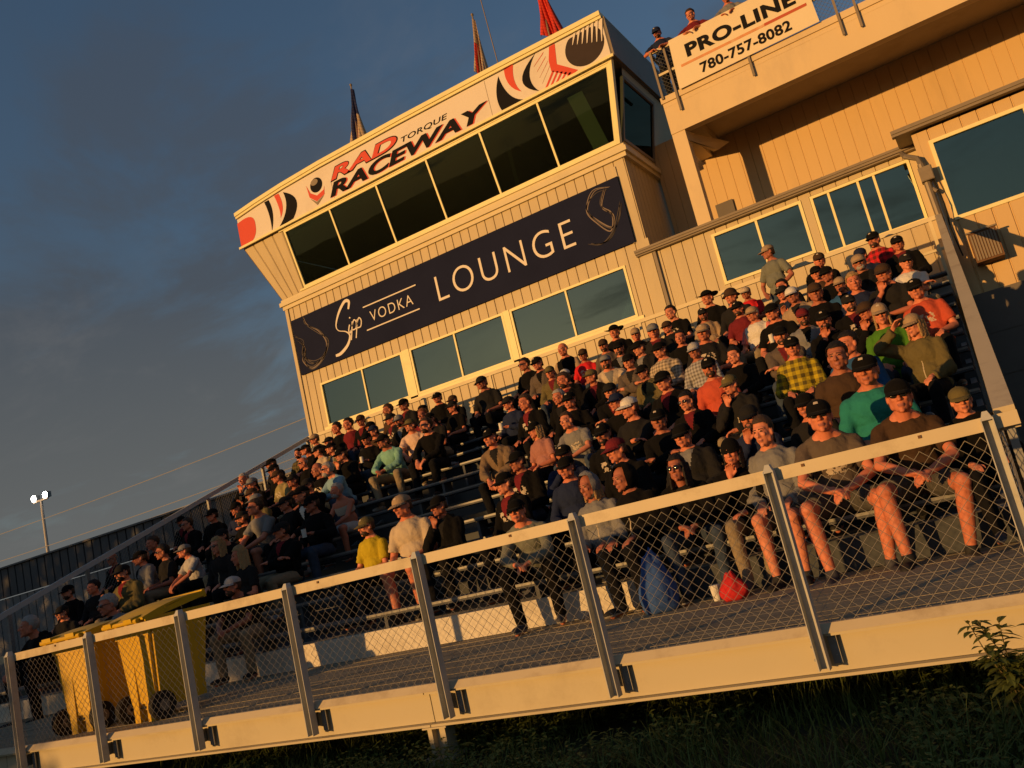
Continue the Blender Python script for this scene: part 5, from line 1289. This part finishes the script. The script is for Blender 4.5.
CROWD = '''11|-0.98|1.13|cap:black|sb|1|plaid:red|dark|lap|10|in a black cap and red plaid shirt under the sliding window, top row
10|-0.63|1.03|cap:black|sb|1|jacket:black|dark|lap|0|in sunglasses and black jacket, top row seat nearest the right side rail
8|-0.59|0.97|cap:charcoal|sb|1|print:white|khaki|cross|5|with crossed arms in a white tee with dark print and dark cap
7|-0.80|1.07|cap:brown|sb|0|tee:charcoal|dark|chin|5|holding a hand over the mouth, brown cap, left of the white printed tee
5|-0.40|1.04|cap:black|sb|1|print:orangered|dark|lap|5|in an orange red tee and black cap close to the right side rail
4|-0.82|1.05|cap:tan|lb|1|tee:green|jeans|lap|5|in a bright green tee and tan cap with long hair
3|-0.50|1.00|cap:tan|lb|1|hoodie:olive|dark|brim|15|shading the eyes with a raised hand, olive tan hoodie, beside right rail
9|-1.13|1.07|cap:tan|sg|1|jacket:charcoal|dark|lap|0|in a tan cap and glasses, charcoal jacket, behind the fair haired child
11|-1.94|1.10|cap:brown|sb|0|jacket:black|dark|chin|10|in a brown cap with one hand at the cheek, right of the standing man
9|-1.62|1.06|cap:black|sb|1|tee:black|dark|lap|10|in black cap and sunglasses, black tee, between brown cap and blue jacket
8|-1.43|0.95|cap:tan|sb|1|jacket:blue|jeans|lap|15|in a blue jacket and tan cap with sunglasses
7|-1.69|1.13|cap:brown|sb|0|tee:black|dark|lap|0|in a brown cap and plain black tee, behind the maroon cap
7|-1.16|1.09|none|gg|0|long:navy|jeans|lap|5|with fair uncovered hair and navy top, in front of the tan cap and glasses
8|-2.03|1.05|cap:white|sb|1|jacket:tan|dark|lap|0|in a white cap, sunglasses and tan jacket, below the standing man
6|-1.23|0.95|cap:charcoal|sb|1|jacketp:black|dark|lap|0|with round sunglasses and goatee, black zip jacket with a white logo
6|-1.86|0.97|cap:maroon|sb|1|jacket:grey|dark|lap|5|in a maroon cap and grey jacket, behind the yellow plaid shirt
10|-2.38|0.97|none|sk|0|tee:black|dark|lap|20|with dark hair peeking out just behind the white cap, black tee
10|-3.25|1.13|bucket:brown|sb|0|long:charcoal|dark|lap|10|in a brown bucket hat, dark long sleeves, top row under the sill
11|-3.17|0.94|cap:beige|sb|1|tee:red|dark|lap|5|in a pale cap and red tee, top row beside the bucket hat
9|-3.04|0.98|cap:black|sb|1|tee:maroon|dark|lap|10|in a black cap and maroon tee, left of the white and pink shirt
8|-2.71|0.95|cap:tan|sg|0|raglan:white|khaki|lap|5|in a white shirt with pink sleeves, tan cap
11|-3.84|1.13|wide:black|sb|0|long:black|dark|lap|0|in a black wide brim hat, highest row below the cream wall
11|-4.47|1.09|none|sk|0|print:black|jeans|lap|0|without a hat in a black tee with a white box print, upper row
10|-3.79|0.95|cap:charcoal|sb|1|long:tan|khaki|lap|5|bearded in a dark cap and tan shirt, below the wide brim hat
9|-4.50|1.11|cap:grey|sb|1|jacket:charcoal|dark|lap|5|in a grey cap and charcoal jacket, left of the white box print tee
7|-3.36|1.08|cap:tan|sb|0|print:charcoal|dark|lap|10|in a tan cap and dark tee with small pale logo, below bearded man
7|-3.99|1.02|cap:black|sb|0|check:beige|jeans|lap|5|in a black cap and pale checked shirt, left of the light grey cap
6|-3.26|0.99|cap:ltgrey|sb|1|check:ltgrey|jeans|lap|5|in a light grey cap, sunglasses and grey checked shirt
5|-2.60|0.90|none|sk|0|long:black|dark|lap|10|hatless with dark hair and black top, left of the yellow plaid shirt
4|-2.75|1.05|cap:black|sb|1|long:orangered|dark|lap|5|in an orange red pullover and black cap, mid stand
6|-4.03|0.91|cap:black|sb|1|jacket:olive|dark|lap|5|in an olive jacket, black cap and sunglasses, behind the white cap with striped sweater
4|-3.30|1.06|cap:black|sb|1|jacket:black|dark|lap|5|tall in black cap and open black jacket, left of the orange red pullover
4|-1.83|0.98|cap:black|sb|1|plaid:yellow|dark|lap|5|in a yellow and black plaid shirt and black cap
2|-1.23|1.13|none|sk|0|tee:brown|jeans|lap|10|young and hatless with dark hair, brown tee, left of the blue shirt
3|-1.15|1.01|none|sk|0|long:blue|dark|lap|30|hatless in a blue long sleeved shirt, turned aside
1|-0.93|1.13|cap:black|sb|0|long:teal|dark|lap|10|in a teal top and black cap with a pale badge
0|-1.26|1.13|cap:black|sb|1|print:greybrown|shorts|clasp|5|in black cap, sunglasses and grey brown tee with bare knees, front bench
0|-1.70|1.06|none|pb|0|hoodie:grey|shorts|lap|15|with tied back hair and grey hoodie, bare legs, front bench
0|-0.70|1.12|cap:black|sb|1|tee:brown|shorts|clasp|5|goateed in black cap and dark brown tee with bare legs, front bench
0|-0.23|0.86|cap:olive|sb|1|jacket:black|dark|lap|0|in a camouflage cap and black jacket, last seat of the front bench at right
3|-2.89|0.88|none|sk|1|jacket:black|dark|lap|10|hatless with glasses and black jacket, in front of the orange red pullover
1|-2.58|0.97|cap:black|sb|1|jacket:charcoal|dark|lap|5|in black cap and charcoal jacket, below the hatless man with glasses
0|-2.05|.95|beanie:black|lk|0|long:black|khaki|chin|15|with long dark hair and a hand at the cheek, beside the grey hoodie
0|-2.48|.97|none|lk|1|jacket:black|jeans|clasp|10|with dark curly hair leaning forward behind the top rail, front bench
0|-2.95|.95|hood:black|sb|0|hoodie:black|dark|lap|15|with a black hood pulled up, behind the fence rail
0|-3.30|.96|hood:grey|lb|0|hoodie:grey|dark|lap|15|with a grey hood pulled up over long hair
1|-3.23|1.02|cap:maroon|sb|1|jacket:black|dark|lap|10|in a maroon cap and black coat, in front of the striped sweater
11|-6.78|1.11|none|bald|0|raglan:black|dark|lap|10|bald with tan sleeves on a black shirt, top row left of red tee
10|-6.15|0.97|cap:brown|sb|1|print:red|jeans|lap|5|in a red tee with white lettering and brown cap
11|-5.70|1.10|wide:black|sb|0|jacket:black|dark|lap|10|in a dark wide brim hat and black jacket, above right of red tee
10|-5.66|1.02|cap:brown|sb|1|long:greybrown|khaki|lap|5|in a brown cap and grey brown shirt, right of the red tee
8|-5.10|0.99|cap:grey|sb|1|jacket:beige|khaki|clasp|5|in a grey cap and beige jacket, leaning on the knees
10|-5.05|1.02|cap:tan|sb|1|jacketr:black|dark|lap|5|in a tan cap with a red shirt under a black jacket
8|-5.93|0.96|cap:white|sb|1|stripe:black|dark|lap|15|in a white cap and black jacket with white stripes, below the red tee
3|-3.63|1.04|cap:white|sb|1|stripe:charcoal|jeans|cross|10|in a white cap and dark sweater with a pale chest stripe, arms crossed
6|-5.41|0.94|none|sg|0|jacket:black|dark|lap|10|grey haired and hatless in a black jacket, behind the grey lettered tee
11|-8.57|0.97|cap:brown|sb|1|jacket:black|dark|hang|10|in brown cap and black jacket, sitting alone near top by thick post
10|-8.24|1.13|cap:charcoal|sb|0|tee:charcoal|dark|lap|0|mostly hidden behind the man sitting alone by the thick post
11|-7.64|1.07|none|sk|1|long:black|dark|lap|10|with dark hair, sunglasses and black top, upper row
10|-6.97|1.13|cap:black|sb|1|jacket:greybrown|dark|lap|10|in black cap and grey brown jacket, upper row left of the bald man
9|-6.50|0.98|cap:olive|sb|0|jacket:olive|jeans|lap|5|small in a camouflage cap and olive jacket
6|-5.94|1.05|none|sb|0|jacketp:black|dark|lap|10|hatless in a black jacket with white shoulder marks
4|-5.17|0.92|cap:black|lb|1|tee:pinkbrown|dark|lap|15|with long blond hair, black cap and dusty pink top
4|-4.60|0.94|none|sb|0|print:grey|jeans|clasp|10|hatless in a grey tee with pale lettering, hands together
4|-5.81|1.03|cap:black|sb|0|jacket:brownjacket|dark|hang|10|in black cap and open brown jacket beside the empty benches
1|-4.59|0.99|cap:black|sb|1|jacketp:black|dark|lap|10|in a black cap and black top, just above the front man in grey
0|-4.05|0.95|cap:black|sb|1|long:greygreen|black|clasp|5|in black cap and grey green shirt, elbows on knees, front bench
2|-4.25|0.90|cap:black|sb|0|long:navy|dark|chin|15|in black cap and navy top, face resting on a hand
11|-9.87|1.00|cap:black|sb|1|long:black|shorts|lap|5|in black cap and black top with bare knees, upper row
10|-9.02|0.94|cap:brown|sb|1|print:black|jeans|lap|15|in a brown cap and black tee with a tan print, upper row
8|-9.13|1.02|cap:olive|sb|0|tee:peach|dark|hang|25|in a pale peach tee and camouflage cap
7|-8.28|1.07|none|sb|1|long:black|dark|hang|10|hatless in sunglasses and black sweater, right of the peach tee
9|-9.36|1.00|none|rh|0|tee:maroon|dark|lap|10|with reddish hair, mostly hidden behind the black sweater
11|-10.70|1.13|cap:black|sb|0|jacket:charcoal|dark|lap|5|in black cap and dark jacket, upper row above the peach tee
11|-12.67|1.13|none|sk|0|jacket:black|dark|lap|10|with dark hair and black jacket, upper row left end
11|-12.33|1.13|none|sk|0|long:maroon|dark|lap|10|in a maroon top with dark hair, upper row at left
11|-11.93|1.11|cap:brown|sb|1|jacket:black|jeans|lap|5|in a brown cap and bulky black jacket beside the maroon top
11|-11.09|1.13|none|sb|0|tee:brown|khaki|lap|10|brown haired behind the mint green top
10|-10.55|1.01|cap:charcoal|sb|1|jacketp:charcoal|khaki|lap|10|in a dark cap and charcoal jacket with pale logo above the mint top
7|-9.11|1.05|cap:black|sb|0|long:mint|khaki|clasp|20|in a mint green long sleeved top and black cap
11|-13.37|1.04|cap:tan|sb|1|jacket:black|dark|lap|20|in a tan cap and black jacket, highest at the left side rail
9|-12.01|0.98|cap:black|sb|0|long:beige|dark|lap|25|in a black cap and cream shirt near the left rail
6|-10.27|1.05|none|bald|0|print:black|dark|lap|20|bald in a black tee with small lettering
6|-9.79|1.02|none|sg|1|long:ltblue|jeans|clasp|20|in a light blue shirt and sunglasses, behind the bare shouldered sunbather
4|-8.60|0.92|none|sg|0|tank:sand|whiteshorts|hang|15|grey haired and bare shouldered in a bandeau top and pale shorts
1|-5.93|1.07|cap:tan|sb|1|teeh:beige|shorts|lap|15|in a tan cap and beige short sleeved top with bare legs
1|-5.44|0.94|cap:black|sb|0|jacket:black|dark|chin|10|in black cap with a hand at the chin, right of the beige top
8|-13.44|1.05|none|sg|0|jacket:black|dark|chin|5|grey haired in black jacket holding the chin, at the left side fence
9|-13.34|1.05|cap:black|sb|0|jacket:charcoal|dark|lap|20|in a black cap and charcoal jacket against the left side rail
7|-11.86|1.02|cap:brown|sb|1|print:khakiyellow|dark|lap|10|in a brown cap and tee with a yellow graphic
10|-13.34|0.94|none|sk|0|plaid:olive|dark|lap|20|dark haired in an olive plaid shirt by the left rail
8|-11.85|0.97|none|bald|1|long:black|dark|lap|20|bald in sunglasses and black top, beside olive plaid
4|-10.28|1.09|none|sb|1|tee:grey|shorts|hang|10|in a grey tee, shorts and sunglasses, left part of the stand
4|-9.76|0.96|cap:charcoal|sb|1|tee:charcoal|dark|lap|10|small in a dark cap and charcoal tee beside the grey tee and shorts
4|-9.26|1.06|cap:black|sb|0|jacketw:black|shorts|hang|20|in a black cap with yellow badge, black jacket and white collar
1|-8.61|1.01|none|lb|0|tee:charcoal|dark|lap|15|with long blond hair in a dark top, in the shade
2|-9.83|1.02|none|lb|1|hoodie:charcoal|dark|lap|5|with long brown hair and sunglasses, dark hoodie in the shade
3|-11.18|0.88|cap:grey|sb|1|tee:ltgrey|dark|hang|15|in a grey cap and light grey tee, in the shade
3|-11.88|0.97|none|sk|1|tee:charcoal|khaki|lap|10|with short dark hair and dark shirt, left of the light grey tee
5|-12.88|0.96|none|sb|1|jacket:black|dark|lap|10|hatless in black jacket and sunglasses, below the left side rail
6|-13.91|0.87|cap:black|sb|0|jacket:black|dark|lap|15|in a black hat, half hidden behind the hatless black jacket by left rail
0|-7.92|0.92|cap:ltgrey|sb|1|tee:charcoal|khaki|clasp|15|in a pale grey cap leaning forward behind the rail
4|-14.13|0.91|none|bald|1|jacket:black|dark|lap|10|bald in black jacket at left, above the yellow bins
3|-12.40|0.98|cap:black|sb|0|jacket:grey|dark|lap|10|bearded in a dark cap and grey jacket above the open yellow lid
2|-12.76|0.91|none|sk|0|long:charcoal|dark|lap|10|dark haired in a charcoal top behind the yellow bins
0|-10.32|1.07|none|sg|1|jacket:grey|dark|lap|10|grey haired with sunglasses just above the open bin lid
0|-11.78|1.13|none|sg|0|jacket:black|dark|clasp|15|grey haired in a black jacket at the far left of the fence
1|-12.55|0.86|cap:charcoal|sb|1|tee:charcoal|dark|lap|10|in a dark cap behind the left yellow bin
2|-13.41|0.96|cap:black|sb|0|long:black|dark|lap|15|in a black cap, darkest figure at the far left
1|-6.56|0.92|cap:olive|sb|1|teeh:yellow|dark|lap|10|in a bright yellow shirt and camouflage cap
1|-3.89|0.97|cap:black|sk|0|long:navy|dark|lap|15|black capped in navy top, second row, between black jacket and black jacket
1|-1.99|0.98|cap:charcoal|sb|1|long:navy|dark|chin|15|charcoal capped in navy top, second row, between charcoal jacket and charcoal tee
1|-1.44|0.93|cap:black|sb|0|tee:charcoal|dark|lap|5|black capped in charcoal tee, second row, between navy top and teal top
2|-4.78|0.98|cap:black|sk|0|jacketp:black|jeans|lap|10|black capped in black jacket, third row, between black jacket and navy top
2|-3.68|1.01|cap:black|sk|1|jacketp:black|khaki|lap|10|black capped in black jacket, third row, between navy top and black top
2|-3.07|0.99|cap:black|sk|0|long:black|dark|cross|0|black capped in black top, third row, between black jacket and brown tee
2|-11.91|1.03|cap:charcoal|sk|0|jacket:olive|khaki|phone|5|charcoal capped in olive jacket, third row, between charcoal top and charcoal hoodie
2|-8.63|0.96|cap:charcoal|sk|0|jacket:black|khaki|cross|25|charcoal capped in black jacket, third row, between charcoal hoodie and black jacket
3|-2.35|0.94|cap:olive|sb|0|hoodie:charcoal|khaki|chin|10|olive capped in charcoal hoodie, fourth row, between black jacket and blue top
3|-10.36|0.97|cap:charcoal|sk|1|long:black|khaki|clasp|15|charcoal capped in black top, fourth row, between light grey tee and black top
3|-8.61|1.03|cap:black|sb|1|long:black|jeans|drink|25|black capped in black top, fourth row, between black top and charcoal striped top
4|-3.94|0.97|cap:navy|sk|1|tee:black|dark|hang|15|navy capped in black tee, fifth row, between grey printed tee and black jacket
4|-12.88|0.99|none|sb|0|long:black|jeans|chin|0|hatless in black top, fifth row, between black jacket and black top
4|-10.80|0.94|cap:charcoal|sb|1|long:black|dark|cross|25|charcoal capped in black top, fifth row, between black top and grey tee
5|-5.01|1.02|cap:black|sb|1|jacket:black|khaki|drink|10|black capped in black jacket, sixth row, between black jacket and black jacket
5|-4.37|0.96|cap:charcoal|sk|1|jacket:black|jeans|cross|15|charcoal capped in black jacket, sixth row, between black jacket and black top
5|-2.07|0.99|cap:black|sb|0|jacket:greybrown|jeans|cross|5|black capped in grey brown jacket, sixth row, between black top and black top
5|-1.47|1.02|cap:black|sk|0|long:black|dark|chin|5|black capped in black top, sixth row, between grey brown jacket and black jacket
5|-0.97|0.95|cap:brown|sk|0|jacketp:black|dark|chin|25|brown capped in black jacket, sixth row, between black top and orange red printed tee
5|-12.31|0.99|cap:black|sk|0|jacket:black|dark|lap|25|black capped in black jacket, sixth row, between black jacket and navy top
5|-11.67|0.97|cap:black|sb|0|long:navy|dark|cross|15|black capped in navy top, sixth row, between black jacket and olive jacket
5|-11.09|1.00|cap:grey|sb|1|jacket:olive|khaki|lap|25|grey capped in olive jacket, sixth row, between navy top and black jacket
5|-9.91|0.98|cap:charcoal|sk|0|jacketp:black|dark|cross|25|charcoal capped in black jacket, sixth row, between olive jacket and black jacket
6|-11.85|0.98|cap:brown|sb|1|hoodie:charcoal|dark|phone|10|brown capped in charcoal hoodie, seventh row, between black jacket and brown tee
6|-10.79|1.00|cap:charcoal|sk|0|tee:brown|khaki|hang|10|charcoal capped in brown tee, seventh row, between charcoal hoodie and black printed tee
7|-6.67|0.96|cap:charcoal|sk|1|long:navy|dark|drink|5|charcoal capped in navy top, eighth row, between black top and black jacket
7|-5.62|1.05|none|sb|0|jacketp:black|khaki|drink|25|hatless in black jacket, eighth row, between navy top and black jacket
7|-5.10|0.96|cap:olive|sb|0|jacket:black|jeans|hang|25|olive capped in black jacket, eighth row, between black jacket and grey brown jacket
7|-4.53|1.01|cap:black|sb|0|jacket:greybrown|jeans|cross|5|black capped in grey brown jacket, eighth row, between black jacket and beige checks
7|-2.30|1.04|cap:black|sb|0|print:black|dark|drink|0|black capped in black printed tee, eighth row, between charcoal printed tee and black tee
7|-12.60|1.04|cap:grey|sk|0|long:black|dark|phone|0|grey capped in black top, leftmost of the eighth row beside yellow printed printed tee
7|-10.13|1.04|cap:black|sb|1|long:black|dark|chin|15|black capped in black top, eighth row, between yellow printed printed tee and mint top
8|-4.50|1.02|cap:black|sb|0|jacket:charcoal|jeans|lap|15|black capped in charcoal jacket, ninth row, between beige jacket and black top
8|-3.90|0.96|none|sk|0|long:black|dark|lap|0|hatless in black top, ninth row, between charcoal jacket and white raglan
8|-12.61|1.04|cap:black|sk|1|long:black|dark|lap|15|black capped in black top, ninth row, between black jacket and black top
8|-10.25|1.04|cap:black|sk|0|long:black|jeans|drink|0|black capped in black top, ninth row, between black top and peach tee
8|-8.58|1.00|cap:black|sk|1|tee:charcoal|khaki|chin|0|black capped in charcoal tee, ninth row, between peach tee and black striped top
9|-5.16|1.00|cap:black|sb|1|jacket:black|dark|cross|0|black capped in black jacket, tenth row, between olive jacket and charcoal jacket
9|-2.31|0.99|cap:charcoal|sk|1|long:navy|dark|phone|25|charcoal capped in navy top, tenth row, between maroon tee and black tee
9|-11.51|0.97|cap:black|sk|0|jacket:olive|jeans|clasp|10|black capped in olive jacket, tenth row, between beige top and brown tee
9|-10.45|1.01|cap:navy|sk|0|tee:brown|jeans|hang|15|navy capped in brown tee, tenth row, between olive jacket and black jacket
9|-9.84|1.05|cap:grey|sk|1|jacket:black|khaki|lap|5|grey capped in black jacket, tenth row, between brown tee and maroon tee
9|-8.65|0.95|cap:charcoal|sb|1|tee:black|dark|lap|15|charcoal capped in black tee, tenth row, between maroon tee and olive jacket
10|-4.42|0.94|cap:brown|sk|1|hoodie:charcoal|dark|drink|5|brown capped in charcoal hoodie, eleventh row, between black jacket and tan top
10|-1.85|1.00|cap:black|sk|1|tee:brown|dark|drink|5|black capped in brown tee, eleventh row, between black tee and navy top
10|-1.17|1.04|cap:navy|sk|1|long:navy|dark|lap|10|navy capped in navy top, eleventh row, between brown tee and black jacket
10|-12.79|1.00|cap:black|sb|0|long:black|dark|clasp|25|black capped in black top, eleventh row, between olive plaid and black jacket
10|-12.20|0.97|cap:charcoal|sk|1|jacketp:black|dark|hang|15|charcoal capped in black jacket, eleventh row, between black top and charcoal top
10|-11.07|1.01|cap:black|sb|0|long:charcoal|dark|clasp|10|black capped in charcoal top, eleventh row, between black jacket and charcoal jacket
10|-9.79|0.95|cap:black|sk|1|long:black|dark|drink|25|black capped in black top, eleventh row, between charcoal jacket and black printed tee'''
def held(kind, o, pose, yaw, label):
    s = skel(pose, 5); mx = o.matrix_basis
    if kind == 'phone':
        mb = MB(); mb.box(-.036, .036, -.005, .005, -.07, .07, 0); mb.box(-.033, .033, .0052, .006, -.066, .066, 1); p = s['wrR']+s['hdR']*.10+V(0, .035, .03)
        t = mb.build('phone', [M['rubber'], SHADE])
    else:
        mb = MB(); mb.tube([(0, 0, -.055), (0, 0, .055)], [.031, .034], 14, 0); mb.tube([(0, 0, .056), (0, 0, .060)], [.035, .035], 14, 0); p = s['wrL']+s['hdL']*.085+V(0, -.035, .01)
        t = mb.build('drink_cup', [M['paper']])
    t.location = mx @ p; t.rotation_euler = o.rotation_euler; tag(t, label, kind if kind == 'phone' else 'cup')
for i, line in enumerate(CROWD.strip().split('\n')):
    k, x, sc, hat, hair, gl, top, bottom, pose, yaw, label = line.split('|')
    k = int(k); random.seed(i)
    zf = Z0+k*DZ
    o = person(i, float(x), Y0+k*DY+.13, zf, float(sc)*1.0, hat, hair, int(gl), top, bottom, pose, float(yaw), label, shoes=(0 if i % 3 else 3) if k < 2 else None)
    if pose in ('phone', 'drink'): held(pose, o, pose, 5, ('black phone of ' if pose == 'phone' else 'paper cup of ')+' '.join(('spectator '+' '.join(label.split(',')[0].split()[:6])+', '+', '.join(label.split(',')[1:]).strip()).replace(' from the deck', '').split()[:13]))
o = person(900, -2.55, 14.58, 2.02, 1.02, 'cap:tan', 'sb', 0, 'tee:greygreen', 'jeans', 'stand', 26, 'standing on the top row in a grey green shirt and tan cap', radians(-25))
o['group'] = ''
del o['group']
for q, (x, hat, top, bt, lab) in enumerate(((-3.83, 'cap:navy', 'tee:navy', 'dark', 'on the terrace in a navy cap, leaning on the railing corner'), (-3.08, 'none', 'tee:maroon', 'dark', 'on the terrace in a red shirt, arms folded over the cream banner'), (-2.33, 'cap:grey', 'long:grey', 'jeans', 'on the terrace in a grey sweater, cut off by the top edge'))):
    person(910+q, x, 16.95, 7.86, 1.0, hat, 'sb', 1 if q == 0 else 0, top, bt, 'rail', 10, lab, radians(4))['group'] = 'people on the terrace'
